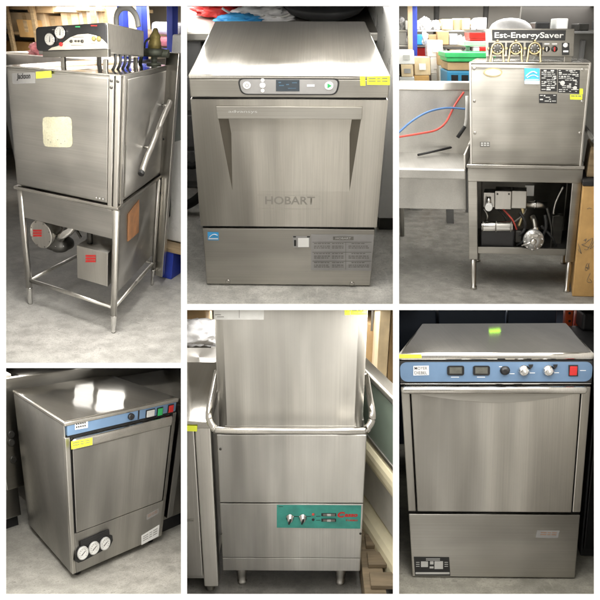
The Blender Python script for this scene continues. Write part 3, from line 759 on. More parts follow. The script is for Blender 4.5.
MB().box(-1.2, -.40, .50, 1.2, .0, wz - .041, .01).build('body', M['grey'], q)
for i in range(3): MB().box(-1.18, -.42, .49, .502, .04 + .17 * i, .19 + .17 * i, .004).build('drawer', M['grey'], q)
xr = at(378, 160, y=.12).x
q = thing('grey_freezer', 'pale grey appliance side panel to the right of the touch panel dishwasher', 'appliance', (xr + .4, .5, 0))
MB().box(xr + .015, xr + .7, .10, 1.1, .07, 1.05, .008).build('body', M['white'], q)
MB().box(xr + .03, xr + .7, .13, 1.08, .0, .072).build('plinth', M['dark_metal'], q)
m = MB(); m.box(xr + .012, xr + .72, .096, 1.1, 1.05, 1.085, .006); m.build('lid', M['grey'], q)
for i in range(5):
    p = at(372 + 3.4 * i, 15 + 6.5 * i, y=.16 + .02 * i)
    MB().cyl((p.x, .4 - .05 * i, 1.09), (p.x, .4 - .05 * i, 1.11), .03, n=16, bev=.004).build('castor', M['rubber'], label='black rubber castor lying on the grey appliance', cat='castor', group='castors on the grey appliance')

# ================================================================== bay C: door dishwasher on a legged stand
b = use('C'); F, K, x0, x1, H, z1 = b.F, b.K, b.x0, b.x1, b.H, b.z1
floor_and_wall('C', 3.6, M['wallwhite'])
t = thing('door_dishwasher', 'stainless box dishwasher with control head on top and pump and motor open below', 'dishwasher', (0, 0, 0))
hx0 = fr(471.2, 120).x; hx1 = fr(584.3, 120).x
MB().box(hx0, hx1, F + .004, K - .02, z1 + .012, H, .006).build('hood', M['steel_o'], t)
fp = MB().box(hx0 + .002, hx1 - .002, F - .003, F + .006, z1 + .022, H - .006, .003).build('front_panel', M['steel_o'], t)
screw(t, [fr(a, c, .003) for a, c in ((474.5, 68.5), (474.5, 101), (475, 133), (583, 69.5), (582.3, 101.5), (580, 133))], .0085, M['steel_bright'])
MB().box(hx0 - .008, hx0 + .004, F - .012, F + .03, z1 - .01, H + .006, .003).build('door_track', M['steel_pale'], t)
MB().box(hx1 - .004, hx1 + .008, F - .012, F + .03, z1 - .01, H + .006, .003).build('door_track', M['steel_pale'], t)
MB().box(hx0 - .008, hx1 + .008, F - .006, K, H, H + .010, .004).build('hood_rim', M['steel_bright'], t)
# side handles
for s, pts in ((1, ((585, 127), (589, 133), (594, 141))),):
    MB().tube([at(a, c, x=hx1 + .03) for a, c in pts], .012, 10).build('lift_handle', M['dark_metal'], t)
# stand
rx0 = fr(467.8, 180).x; rx1 = fr(582.2, 180).x
zi = fr(525, 182.3).z; zl = fr(520, 261).z
MB().box(rx0 - .006, rx1 + .006, F - .014, K + .01, z1 - .010, z1 + .012, .005).build('stand_rim', M['steel_bright'], t)
MB().box(rx0, rx1, F, F + .02, zi, z1 - .011, .003).build('stand_apron', M['steel_o'], t)
pw = fr(477.5, 220).x - rx0
for sx in (rx0, rx1 - pw):
    for sy in (F + .003, K - .05):
        lg = MB().box(sx, sx + pw, sy, sy + .045, zl, z1 - .012, .004).build('leg', M['steel_o'], t)
        cx = sx + pw / 2; MB().lathe((cx, sy + .022, 0), (0, 0, 1), [(0, .021), (.018, .021), (.02, .016), (zl * .6, .018), (zl + .002, .019)], 18).build('foot', M['steel_pale'], lg)
MB().box(rx0 + pw, rx1 - pw, F + .02, F + .045, fr(525, 255.6).z, fr(525, 249).z, .003).build('bottom_rail', M['steel_dull'], t)
MB().box(rx0 + .02, rx1 - .02, F + .06, K - .02, fr(525, 255).z - .004, fr(525, 255).z + .006).build('bottom_tray', M['dark_metal'], t)
MB().box(rx0 + .01, rx1 - .01, K - .035, K - .02, fr(525, 255).z, z1 - .012).build('back_panel', M['steel_dull'], t)
MB().box(rx0 + .012, rx0 + .02, F + .05, K - .04, fr(525, 255).z, z1 - .012).build('side_panel', M['dark_metal'], t)
MB().box(rx1 - .02, rx1 - .012, F + .05, K - .04, fr(525, 255).z, z1 - .012).build('side_panel', M['dark_metal'], t)
MB().box(rx0 + .06, rx1 - .06, F + .06, K - .06, z1 - .10, z1 - .012, .02).build('tub', M['dark_metal'], t)
d = .10; yc = F + d
def gp(a, c, d=.10): return at(a, c, y=F + d)
p, q = gp(483.5, 192), gp(526, 208)
jb = MB().box(p.x, gp(495, 192).x, yc, yc + .12, q.z, p.z - .004, .003).build('solenoid_box', M['steel_pale'], t)
MB().box(gp(495.3, 192).x, gp(511.5, 192).x, yc - .02, yc + .12, gp(500, 208.5).z, gp(500, 190.5).z, .004).build('cover', M['steel_pale'], jb)
MB().box(gp(511.8, 192).x, q.x, yc, yc + .12, gp(520, 208.5).z, gp(520, 191).z, .004).build('cover', M['steel_pale'], jb)
screw(jb, [gp(497.5, 194, .079), gp(509, 194, .079)], .006, M['dark_metal'])
c = gp(488.8, 207, .05); MB().cyl(c - Y * .02, c + Y * .05, .024, n=24, bev=.004).build('drain_knob', M['lightgrey'], t)
MB().tube([c + Vector((0, .02, -.005)), c + Vector((0, .03, .06))], .014, 12, 1).build('drain_pipe', M['chrome'], t)
MB().tube([gp(526, 204.5, .15), gp(547, 205, .15)], .022, 16, 1).build('outlet_pipe', M['steel_pale'], t)
MB().cyl(gp(534, 204.7, .15), gp(536.5, 204.7, .15), .028, n=20).build('pipe_coupling', M['chrome'], t)
MB().tube([gp(553.5, 214, .2), gp(556, 202, .2), gp(564, 186, .2)], .011, 10).build('supply_pipe', M['steel_pale'], t)
MB().box(gp(525, 190, .22).x, gp(534, 190, .22).x, F + .22, F + .24, gp(530, 196, .22).z, gp(530, 185.5, .22).z).build('paper_note', M['whiteink'], t)
p, q = gp(480.5, 230, .06), gp(514, 251, .06)
mt = MB().box(p.x, q.x, F + .06, F + .26, q.z, p.z, .012, 3).build('motor_box', M['black'], t)
p, q = gp(481.5, 226.5, .08), gp(513, 226.5, .08)
MB().cyl(p, q, .034, n=32, bev=.005).build('motor_drum', M['chrome'], t)
for a in (483, 496, 511): c = gp(a, 226.5, .08); MB().cyl(c - X * .004, c + X * .004, .0365, n=32).build('drum_band', M['steel_dull'], t)
c = gp(533.5, 240.6, -.005)
pu = MB().lathe(c + Y * .03, (0, -1, 0), [(-.10, .045), (-.06, .05), (-.02, .056), (0, .066), (.018, .068), (.026, .062), (.030, .050), (.044, .043), (.048, .026)], 40).build('pump_housing', M['castalu'], t)
MB().lathe(c - Y * .015, (0, -1, 0), [(0, .022), (.02, .02), (.028, .016), (.03, .006)], 20).build('pump_hub', M['steel_pale'], pu)
MB().tube([c + Vector((-.075, -.02, -.028)), c + Vector((0, -.025, 0)), c + Vector((.012, -.025, -.05))], .006, 8, 1).build('clamp_bar', M['chrome'], pu)
MB().box(c.x - .032, c.x + .032, c.y - .022, c.y - .006, c.z + .022, c.z + .048, .008).build('pump_lug', M['steel_pale'], pu)
MB().tube([gp(536, 233, .08), gp(535, 224, .10), gp(532, 217, .14)], .021, 16).build('pump_inlet', M['steel_dull'], pu)
MB().cyl(gp(536, 230.5, .085), gp(535.6, 227.5, .09), .026, n=20, bev=.003).build('pipe_clamp', M['chrome'], pu)
for i in range(10): a_ = i * math.pi / 5 + .2; q = c + Vector((.0575 * math.cos(a_), .008, .0575 * math.sin(a_))); MB().cyl(q, q - Y * .012, .0055, n=6).build('bolt', M['chrome'], pu)
MB().tube([gp(520, 196, .13), gp(523, 212, .13), gp(519, 226, .14)], .013, 12).build('copper_pipe', M['gold'], t)
MB().box(gp(515.5, 232, .10).x, gp(522, 232, .10).x, F + .10, F + .16, gp(518, 243, .10).z, gp(518, 231, .10).z, .006).build('relay', M['dark_metal'], t)
for i, (a, c_, e, f_, mt_) in enumerate(((498, 209, 506, 224, 'rubber'), (503, 209, 517, 231, 'redhose'), (541, 226, 556, 246, 'rubber'), (547, 208, 551, 249, 'dark_metal'), (484, 209, 486, 222, 'steel_dull'), (526, 209, 514, 222, 'greyink'))):
    MB().tube([gp(a, c_, .14), gp((a + e) / 2 + 2.5, (c_ + f_) / 2, .12), gp(e, f_, .14)], .006 if i in (0, 1, 5) else .009, 8).build('wire' if i in (0, 1, 5) else 'pipe', M[mt_], t)
MB().box(gp(552, 225, .25).x, gp(563, 225, .25).x, F + .25, F + .33, gp(557, 246, .25).z, gp(557, 216, .25).z, .004).build('heater_box', M['steel_dull'], t)
for i, (a, c_, e, f_) in enumerate(((515, 238, 525, 226), (517, 245, 527, 236), (545, 215, 541, 240), (520, 212, 524, 232))):
    MB().tube([gp(a, c_, .12), gp((a + e) / 2 + 3, (c_ + f_) / 2, .10), gp(e, f_, .12)], .010, 8).build('hose', M['rubber'], t)
# control head
yb = F + .16
P = [at(a, c, y=yb) for a, c in ((485.2, 28.6), (574.5, 28.6), (573.5, 56.5), (486, 56.5))]
ch = MB().prism(P, (0, .14, 0), .003).build('control_head', M['steel_dull'], t)
for a in (568, 490):
    p = at(a, 56, y=yb + .03); MB().box(p.x - .02, p.x + .02, yb + .02, yb + .05, H + .008, p.z + .004, .002).build('stand', M['steel_dull'], t)
sp = plate(MB(), ((492.2, 29.8), (566, 30.2), (565.2, 40.6), (492.6, 40.4)), yb - .0005, .003).build('sign_panel', M['ink'], ch)
o = at(494.5, 39.6, y=yb - .0042); MB().text('Est-EnergySaver', o, X, Z, .041, at(563.5, 38.3, y=yb - .0042).x - o.x, .018).build('lettering', M['lightgrey'], sp)
for a in (497.6, 516, 534.8):
    bk = plate(MB(), rect(a - 8.8, 42.6, a + 7.6, 54.5), yb - .0005, .004).build('valve_plate', M['ink'], ch)
    o = at(a, 48.3, y=yb - .005)
    MB().lathe(o, (0, -1, 0), [(0, .036), (.012, .036), (.016, .031), (.014, .029), (.006, .029)], 32).build('valve_ring', M['gold'], bk)
    MB().lathe(o, (0, -1, 0), [(0, .027), (.014, .026), (.018, .016), (.019, .006)], 24).build('valve_knob', M['dark_metal'], bk)
    for an in range(0, 360, 45): MB().cyl(o + Vector((.020 * math.cos(math.radians(an)), -.013, .020 * math.sin(math.radians(an)))), o + Vector((.020 * math.cos(math.radians(an)), -.019, .020 * math.sin(math.radians(an)))), .0035, n=8).build('stud', M['chrome'], bk)
    MB().tube([o + Vector((-.032, -.012, 0)), o + Vector((-.037, -.02, -.06)), o + Vector((-.05, -.02, -.115))], .006, 8).build('gold_pipe', M['gold'], bk)
    MB().tube([o + Vector((.032, -.012, 0)), o + Vector((.034, -.02, -.06)), o + Vector((.05, -.03, -.105)), o + Vector((.06, -.02, -.125))], .006, 8).build('gold_pipe', M['gold'], bk)
    for dx in (-.05, .046): MB().box(o.x + dx - .004, o.x + dx + .004, o.y - .008, o.y, o.z - .006, o.z + .006).build('terminal', M['gold'], bk)
    MB().lathe(o + Vector((0, -.004, .043)), (0, -1, 0), [(0, .006), (.01, .006), (.011, .003)], 12).build('terminal', M['gold'], bk)
    MB().box(o.x - .028, o.x + .028, o.y - .012, o.y + .002, o.z - .102, o.z - .078, .003).build('pipe_manifold', M['steel_pale'], bk)
for a, mt_ in ((546.8, 'chrome'), (554.6, 'red')):
    o = at(a, 49, y=yb - .0005); k = MB().lathe(o, (0, -1, 0), [(0, .017), (.006, .017), (.007, .011), (.018, .010), (.019, .006)], 20).build('knob', M['dark_metal'], ch)
    MB().box(o.x - .003, o.x + .003, o.y - .024, o.y - .018, o.z - .012, o.z + .012).build('pointer', M[mt_], k)
    MB().prism([at(x, y_, y=yb - .0006) for x, y_ in rect(a - 2.6, 43.2, a + 2.6, 44.6)], (0, -.0008, 0)).build('print', M['lightgrey'], ch)
sw = plate(MB(), rect(562.2, 43, 569.3, 55), yb - .0005, .006, .001).build('switch_plate', M['ink'], ch)
MB().lathe(at(565.6, 45.2, y=yb - .007), (0, -1, 0), [(0, .014), (.008, .012), (.01, .004)], 16).build('toggle', M['white'], sw)
plate(MB(), rect(563.3, 50.5, 568.3, 52.2), yb - .0068, .001).build('print', M['whiteink'], sw)
# stickers on the hood
o = fr(493, 72.4, .0035)
ov = MB().prism([o + Vector((.052 * math.cos(a), 0, .026 * math.sin(a))) for a in [math.pi * 2 * i / 36 for i in range(36)]], (0, -.002, 0)).build('oval_badge', M['gold'], t)
MB().prism([o + Vector((.044 * math.cos(a), -.0024, .019 * math.sin(a))) for a in [math.pi * 2 * i / 36 for i in range(36)]], (0, -.001, 0)).build('badge_face', M['swoosh'], ov)
y = F - .004
es = plate(MB(), ((524.4, 68.2), (539.6, 68.4), (539.4, 84.2), (524.6, 84)), y, .0012).build('energy_sticker', M['skyblue'], t)
m = MB(); yy = y - .002
m.tube([at(a, c, y=yy) for a, c in ((526, 76.4), (529.5, 73), (533.5, 71.6), (537, 73.4))], .0032, 8, 4)
m.tube([at(a, c, y=yy) for a, c in ((527, 77.8), (531, 75.6), (535, 75.4), (538.4, 77.2))], .0022, 8, 4)
plate(m, rect(525.4, 79.2, 538.8, 79.8), yy, .0005); m.build('sticker_mark', M['whiteink'], es)
plate(MB(), ((524.7, 80.6), (539.5, 80.7), (539.4, 84.1), (524.7, 83.9)), yy, .0006).build('white_band', M['whiteink'], es)
for k, (px, mt_) in enumerate(((((540.6, 69), (557.2, 69.2), (557, 91.6), (540.7, 91.2)), 'ink'), (((557.8, 69.2), (580, 70), (579.4, 93.4), (558, 92.6)), 'ink'), (((539, 94), (557, 94.2), (556.8, 103.4), (539.2, 103)), 'ink'))):
    lb = plate(MB(), px, y, .0012).build('black_label', M[mt_], t)
    m = MB(); a0, c0 = px[0]; a1, c1 = px[2]
    r = c0 + 1
    while r < c1 - 1.4:
        xx = a0 + 1
        while xx < a1 - 2:
            wd = random.uniform(1, 5)
            if random.random() < .68: plate(m, rect(xx, r, min(xx + wd, a1 - .8), r + random.choice((.7, .7, 1.3))), y - .002, .0004)
            xx += wd + .8
        r += 1.9
    m.build('print', M['lightgrey'], lb)
    if k == 1:
        o = at(562.5, 83, y=y - .0025); MB().cyl(o, o - Y * .0006, .013, n=14).build('diagram', M['lightgrey'], lb)
        o = at(575, 88, y=y - .0025); MB().cyl(o, o - Y * .0006, .011, n=14).build('diagram', M['lightgrey'], lb)
paper('price_tag', ((570, 94.4), (582.4, 94.6), (582.2, 99.8), (570, 99.4)), .004, M['yellow'], t, M['greyink'], 1)
paper('price_tag', ((579.4, 88.6), (583, 88.6), (582.9, 94.3), (579.3, 94.2)), .004, M['yellow'], t)
sp = plate(MB(), rect(480.2, 141.8, 490, 146.8), y, .0012).build('serial_plate', M['greyink'], t)
m = MB()
for r in range(2):
    for k in range(3): plate(m, rect(481 + 3 * k, 142.6 + 2 * r, 483 + 3 * k, 143.9 + 2 * r), y - .002, .0004)
m.build('print', M['lightgrey'], sp)

# dish table at the left
tz = z1 - .03
lx = at(400, 161, z=tz)
tb = thing('dish_table', 'sloped steel dish table with a raised rim to the left of the box dishwasher', 'table', (rx0 - .35, 0, 0))
tx1 = rx0 - .012; tx0 = rx0 - 1.1
ty0 = F - .02; ty1 = K + .10
m = MB(); m.box(tx0, tx1, ty0, ty1, tz - .03, tz - .012); m.box(tx0, tx1, ty0 - .012, ty0 + .025, tz - .05, tz + .012, .008)
m.build('table_top', M['steel_white'], tb)
zt = at(435, 90, y=ty1).z; zs = at(435, 82, y=ty1).z
bsx = MB().box(tx0, tx1 + .1, ty1, ty1 + .05, tz - .03, zt, .003).build('backsplash', M['steel_white'], tb)
MB().box(tx0, tx1 + .1, ty1 - .02, ty1 + .12, zt, zs, .006).build('backsplash_rim', M['steel_pale'], bsx)
MB().box(tx1 - .012, tx1, ty0 + .02, ty1, tz - .03, tz + .10, .004).build('end_rim', M['steel_pale'], tb)
p, q = at(404, 165, y=ty0 + .03), at(467, 211, y=ty0 + .03)
MB().box(tx0, tx1 - .005, ty0 + .12, ty0 + .14, at(430, 209, y=ty0 + .12).z, tz - .031, .003).build('apron', M['steel_white'], tb)
a = at(401.4, 232, z=0)
lb_ = at(402.3, 236, z=0); lt_ = at(402.3, 166, y=lb_.y)
lg = MB().tube([lb_, Vector((lt_.x, lb_.y, tz - .03))], .018, 16, 1).build('leg', M['steel_pale'], tb)
zz = tz - .004
def hose(name, lab, pts, mat, r, z0=zz):
    P = [at(a, c, y=yy) for a, c, yy in pts]
    MB().tube(P, r, 10).build(name, M[mat], label=lab, cat='hose')
hose('red_hose', 'thin red hose draped over the dish table', ((398, 137, -.1), (420, 133.5, 0), (436, 130, .1), (446, 122, .25), (455, 105, .36), (464, 92, .38)), 'redhose', .007)
hose('blue_hose', 'thin blue hose draped over the dish table', ((398, 133, -.05), (412, 121, .05), (428, 112, .2), (446, 108, .3), (466, 109, .33)), 'bluehose', .007)
for i, (a, c, e, f_) in enumerate(((410, 150, 467, 142.6), (418, 155, 467, 143.8))):
    p = at(a, c, z=tz + .002); q = at(e, f_, z=tz + .04)
    MB().tube([p, q], .008, 10, 1).build('rod', M['black'], label=('black rod lying farther back on the dish table', 'black rod lying nearer the front edge of the dish table')[i], cat='rod', group='black rods on the dish table')
wp = [at(a, c, y=.2) for a, c in ((467, 96), (466.5, 118), (464.5, 128))]
br = thing('squeegee', 'squeegee with pale handle and black blade leaning by the dishwasher hood', 'squeegee', tuple(wp[2]))
MB().tube(wp, .010, 10, 2).build('handle', M['lightgrey'], br)
MB().tube([at(457.5, 137.5, y=.18), at(465, 126.5, y=.2)], .012, 8, 1).build('blade', M['rubber'], br)

# carton at the lower right, with a dark strap along its top edge
P = [at(a, c, y=F + .02) for a, c in ((582, 184), (566, 303))]
cx0 = at(572, 292, z=0)
bx = thing('tall_carton', 'tall brown carton with black top edge at the lower right of the box dishwasher', 'box', (cx0.x + .33, F + .15, 0))
m = MB()
fl = [at(583, 186, y=F - .06), at(569.5, 296, y=F - .06)]
zt = fl[0].z
m.box(fl[0].x, fl[0].x + .7, F - .06, F + .62, 0, zt, .006); m.build('carton', M['card_orange'], bx)
MB().box(fl[0].x - .003, fl[0].x + .7, F - .063, F + .63, zt + .0005, zt + .03, .004).build('top_strip', M['rubber'], bx)
m = MB()
for i in range(10):
    o = Vector((fl[0].x + random.uniform(.02, .12), F - .0605, random.uniform(.12, zt - .1)))
    m.tube([o + Vector((random.uniform(-.03, .03), -.0015, random.uniform(-.04, .04))) for _ in range(4)], .0012, 5, 4)
m.build('scribbles', M['greyink'], bx)
p = at(588, 178, y=F + .02)
m = MB(); m.prism([Vector((fl[0].x + .02, F + .05, zt + .031)), Vector((fl[0].x + .5, F + .05, zt + .031)), Vector((fl[0].x + .5, F + .05, zt + .12)), Vector((fl[0].x + .03, F + .05, zt + .22))], (0, .35, 0), .01)
m.build('folded_cardboard', M['wood'], label='brown folded cardboard lying on top of the tall carton', cat='cardboard')

# background of the store room
wallx = thing('partition_panel', 'plain grey partition panel behind the right of the box dishwasher', 'partition', (1.3, 1.2, 0))
p = at(536, 40, y=1.2)
MB().box(p.x, p.x + 2.2, 1.2, 1.26, 0, at(560, 30, y=1.2).z, .005).build('panel', M['wallgrey'], wallx)
MB().box(at(579, 60, y=1.17).x, at(583, 60, y=1.17).x, 1.15, 1.2, 0, at(560, 40, y=1.17).z, .004).build('post', M['grey'], wallx)
q = thing('wall_shelf', 'dark shelf loaded with electrical parts above the control head', 'shelf', (p.x + .8, 1.2, 1.6))
za = at(560, 38, y=1.0).z; zb_ = at(560, 31, y=1.0).z
xa = at(532, 34, y=1.0).x
MB().box(xa, xa + 2, .98, 1.5, za + .03, zb_, .004).build('shelf_board', M['grey'], q)
MB().box(xa, xa + 2, 1.45, 1.5, zb_, zb_ + .8).build('back_panel', M['walldark'], q)
for i in range(7):
    ax = xa + .04 + .14 * i; hh = random.uniform(.04, .10)
    MB().box(ax, ax + random.uniform(.07, .12), 1.1, 1.3, zb_ + .001, zb_ + hh, .008).build('electrical_part', M[('black', 'whiteink', 'dark_metal', 'charcoal', 'lightgrey', 'wallpaint', 'black')[i]],
        label=('black control case at the left end of the wall shelf', 'white packet on the wall shelf', 'dark metal case on the wall shelf', 'charcoal box on the wall shelf', 'light grey part on the wall shelf', 'beige part near the right end of the wall shelf', 'black case at the right end of the wall shelf')[i], cat='part', group='parts on the wall shelf')
for i in range(3):
    p = xa + .1 + .28 * i
    MB().tube([(p, 1.2, zb_ + .35), (p + .08, 1.18, zb_ + .2), (p + .2, 1.2, zb_ + .26), (p + .25, 1.25, zb_ + .5)], .012, 8).build('cable', M['rubber'], label='black cable hanging over the wall shelf', cat='cable', group='cables over the wall shelf')
# green, brown and blue crates
for nm, lab, px, mat, yy in (('blue_crate', 'blue plastic crate at the bottom of the stack left of the control head', rect(447, 71, 492, 90), 'bluebin', 1.30),
                             ('cardboard_box', 'brown carton between the green and the blue crate', rect(447.5, 62.2, 492, 70.8), 'card', 1.31),
                             ('green_crate', 'bright green crate on top of the stack left of the control head', rect(446.5, 53.5, 494, 62), 'greenbin', 1.29)):
    P = [at(a, c, y=yy) for a, c in px]
    r = thing(nm, lab, 'crate' if 'crate' in nm else 'box', ((P[0].x + P[1].x) / 2, yy + .25, P[2].z))
    MB().box(P[0].x, P[1].x, yy, yy + .5, P[2].z, P[0].z, .01).build('body', M[mat], r)
    if nm == 'blue_crate':
        for i in range(5):
            a = P[0].x + .03 + .075 * i; MB().box(a, a + .05, yy - .003, yy + .002, P[0].z - .10, P[0].z - .03).build('slot', M['black'], r)
    if nm == 'green_crate': MB().box(P[0].x - .012, P[1].x + .012, yy - .014, yy + .51, P[0].z - .03, P[0].z + .008, .006).build('rim', M['greenbin'], r)
st = thing('stock_bench', 'bench carrying the stack of crates behind the dish table', 'bench', (at(470, 95, y=1.5).x, 1.55, 0))
p = at(447, 90.3, y=1.28)
MB().box(p.x - .04, p.x + .75, 1.26, 1.85, p.z - .04, p.z - .001, .004).build('bench_top', M['plywood'], st)
for dx in (0, .68): MB().box(p.x + dx - .03, p.x + dx + .03, 1.3, 1.36, 0, p.z - .041).build('leg', M['grey'], st)
# far shelves full of small stock
yy = 2.6
sh = thing('stock_shelving', 'blue and tan shelving full of mixed stock far behind the dish table', 'shelf', tuple(at(440, 60, y=yy).xy) + (0,))
lv = [30, 45, 60, 76]
for c in lv:
    p = at(396, c, y=yy); q = at(492, c, y=yy)
    MB().box(p.x - .3, q.x + .3, yy, yy + .5, p.z - .014, p.z, .003).build('shelf_board', M['wallwhite'], sh)
for a, mt_ in ((402, 'card_pale'), (406.5, 'deepblue')):
    p = at(a, 50, y=yy - .16); MB().box(p.x - .022, p.x + .022, yy - .18, yy - .14, 0, 3.0, .003).build('upright', M[mt_], sh)
cols = ['card_pale', 'whiteink', 'plastic', 'card', 'lightgrey', 'ivory', 'red', 'lightgrey', 'skyblue', 'plastic', 'card_pale', 'whiteink', 'cream', 'plastic', 'whiteink', 'dark_metal', 'card', 'card_pale', 'plastic', 'plastic']
words = {'card_pale': 'pale brown', 'whiteink': 'white', 'plastic': 'clear', 'card': 'brown', 'lightgrey': 'light grey', 'ivory': 'ivory', 'red': 'red', 'dark_metal': 'dark', 'skyblue': 'sky blue', 'cream': 'cream'}
wh = ['highest', 'second', 'third', 'lowest']
side = ['at the left end of', 'left of centre on', 'at the centre of', 'right of centre on', 'towards the right of', 'at the right end of', 'past the right end of', 'behind the end of']
n = 0; seen = {}
for li, c in enumerate(lv):
    a = 397.0; j = 0
    while a < 486 and j < 9:
        wd = random.uniform(6, 14); hh = random.uniform(9.5, 13.6)
        mt_ = random.choice(cols)
        if li == 1 and 408 < a < 420 : mt_ = 'skyblue'
        dy = random.uniform(-.10, .06); p = at(a, c, y=yy + dy); q = at(a + wd, c - hh, y=yy + dy)
        kind = 'bundle' if mt_ == 'plastic' else ('tub' if mt_ in ('lightgrey', 'ivory', 'cream', 'dark_metal') and random.random() < .35 else 'box')
        lab = f"{words[mt_]} {dict(box='carton', tub='tub', bundle='wrapped bundle')[kind]} {side[min(j, 7)]} the {wh[li]} far shelf"
        m = MB()
        if kind == 'box': m.box(p.x, q.x, yy + dy, yy + dy + .3, p.z + .002, q.z, .006)
        elif kind == 'tub': m.lathe(((p.x + q.x) / 2, yy + dy + .12, p.z + .002), (0, 0, 1), [(0, (q.x - p.x) * .38), ((q.z - p.z) * .85, (q.x - p.x) * .48), ((q.z - p.z) * .86, (q.x - p.x) * .51), (q.z - p.z, (q.x - p.x) * .5)], 20)
        else:
            m.crumple(((p.x + q.x) / 2, yy + dy + .1, p.z + (q.z - p.z) * .28), (q.x - p.x) * .62, .12, (q.z - p.z) * .75, .4, 2.2, j + 9 * li)
        m.build({'box': 'stock_box', 'tub': 'stock_tub', 'bundle': 'wrapped_bundle'}[kind], M[mt_], label=lab, cat=kind, group='small stock on the far shelves')
        a += wd + random.uniform(-.5, 1); j += 1
# piles of cartons standing on the floor in front of the shelving
pile_at = ['far left', 'second', 'third', 'rightmost']
ordw = ['topmost', 'second from the top', 'third from the top', 'fourth from the top', 'fifth from the top', 'lowest visible']
pcols = [['whiteink', 'card_pale', 'lightgrey', 'card', 'ivory'], ['card_pale', 'card_orange', 'whiteink', 'card', 'red'], ['plastic', 'whiteink', 'lightgrey', 'card_pale', 'whiteink'], ['card', 'lightgrey', 'dark_metal', 'whiteink', 'card_pale']]
for pi, (a0, wd, top, yy_) in enumerate(((398, 15, 50, 1.75), (414, 15, 57, 1.95), (429, 12, 40, 2.15), (439.5, 9, 52, 2.0))):
    p = at(a0, top, y=yy_); q = at(a0 + wd, top, y=yy_); z_ = p.z; k = 0; zv = at(a0, 79, y=yy_).z
    while z_ > zv and k < 5:
        hh = random.uniform(.10, .20)
        if z_ - hh < zv or k == 4: hh = z_
        mt_ = pcols[pi][k]; rot = Matrix.Rotation(random.uniform(-.09, .09), 3, 'Z')
        r = thing('stock_carton', f"{'pale' if mt_ in ('card_pale', 'ivory', 'plastic', 'whiteink', 'lightgrey') else 'coloured'} carton, {ordw[k]} of the {pile_at[pi]} pile by the dish table", 'box', ((p.x + q.x) / 2, yy_ + .15, z_ - hh), 'cartons piled behind the dish table')
        ins = random.uniform(-.015, .02)
        MB().box(p.x + ins, q.x - ins, yy_, yy_ + .3, z_ - hh + .001, z_ - .001, .005, rot=rot).build('carton', M[mt_], r)
        MB().box(p.x + .3 * (q.x - p.x), p.x + .75 * (q.x - p.x), yy_ - .012, yy_ - .008, z_ - min(hh, .2) * .7, z_ - min(hh, .2) * .35, rot=rot).build('printed_panel', M[random.choice(['silverlabel', 'lightgrey', 'tan', 'whiteink'])], r)
        z_ -= hh; k += 1
p0_, p1_ = at(470, 33, y=1.7), at(487, 41, y=1.7)
r = thing('red_box', 'red box beside the left edge of the control head', 'box', ((p0_.x + p1_.x) / 2, 1.8, p1_.z))
MB().box(p0_.x, p1_.x, 1.7, 2.0, p1_.z, p0_.z, .008).build('body', M['red'], r)
MB().box(p0_.x - .005, p1_.x + .005, 1.695, 2.0, p0_.z - .04, p0_.z + .004, .004).build('lid', M['red'], r)
pz = thing('equipment_trolley', 'grey trolley under the red box behind the dishwasher', 'trolley', ((p0_.x + p1_.x) / 2, 1.8, 0))
MB().box(p0_.x - .05, p1_.x + .1, 1.66, 2.1, p1_.z - .04, p1_.z - .002, .006).build('tray', M['lightgrey'], pz)
for dx in (p0_.x - .03, p1_.x + .06): MB().box(dx, dx + .03, 1.7, 1.73, 0, p1_.z - .041).build('leg', M['grey'], pz)
MB().ball((at(511, 28, y=.5).x, .45, at(511, 30, y=.5).z), .10, 1.3, .8, .75).build('white_sack', M['plastic'], label='white sack showing above the control head', cat='sack')
m = MB()
for a in (428, 481): 
    p = at(a, 20, y=3.45); m.tube([(p.x, 3.45, 0), (p.x, 3.45, 3.6)], .03, 10, 1).build('conduit', M['grey'], label='thin grey conduit on the back wall ' + ('left of the crates' if a == 428 else 'above the red box'), cat='conduit'); m = MB()

# ================================================================== bay D: undercounter dishwasher turned to show its left side
b = use('D'); F, K, x0, x1, H = b.F, b.K, b.x0, b.x1, b.H
floor_and_wall('D', 2.2, M['walldark'])
t = thing('undercounter_dishwasher', 'undercounter dishwasher turned sideways with slim blue strip and three round dials near the floor', 'dishwasher', (0, 0, 0))
zs0 = fr(66.5, 436.5).z; zs1 = fr(66.5, 424.2).z; zdt = fr(69.5, 438.5).z; zdb = fr(73, 534).z
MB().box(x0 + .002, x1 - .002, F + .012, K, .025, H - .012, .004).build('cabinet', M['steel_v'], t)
MB().box(x0 - .001, x1 + .001, F - .004, K + .002, H - .020, H, .006, 3).build('top', M['steel_bright'], t)
MB().box(x0 + .005, x1 - .005, F + .01, K - .02, H + .0, H + .002).build('top_panel', M['steel_bright'], t)
st = MB().box(x0 + .012, x1 - .010, F - .001, F + .02, zs0, zs1, .002).build('control_strip', M['blue'], t)
MB().box(x0 + .012, x1 - .010, F + .004, F + .02, zdt, zs0 - .001).build('door_gap', M['gap'], t)
MB().box(x0 + .001, x0 + .022, F + .000, F + .03, .03, zdt + .004, .002).build('corner_post', M['steel_pale'], t)
MB().box(x1 - .022, x1 - .001, F + .000, F + .03, .03, zdt + .004, .002).build('corner_post', M['steel_dull'], t)
MB().box(x0 + .022, x0 + .030, F + .008, F + .02, .2, zdt).build('side_gap', M['gap'], t)
MB().box(x1 - .034, x1 - .022, F + .008, F + .02, .2, zdt).build('side_gap', M['gap'], t)
zh = fr(100, 446).z
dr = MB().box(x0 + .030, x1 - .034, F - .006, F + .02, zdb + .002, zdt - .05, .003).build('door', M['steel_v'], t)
MB().box(x0 + .026, x1 - .030, F - .020, F + .018, zdt - .058, zdt - .002, .016, 5).build('door_handle', M['steel_bright'], dr)
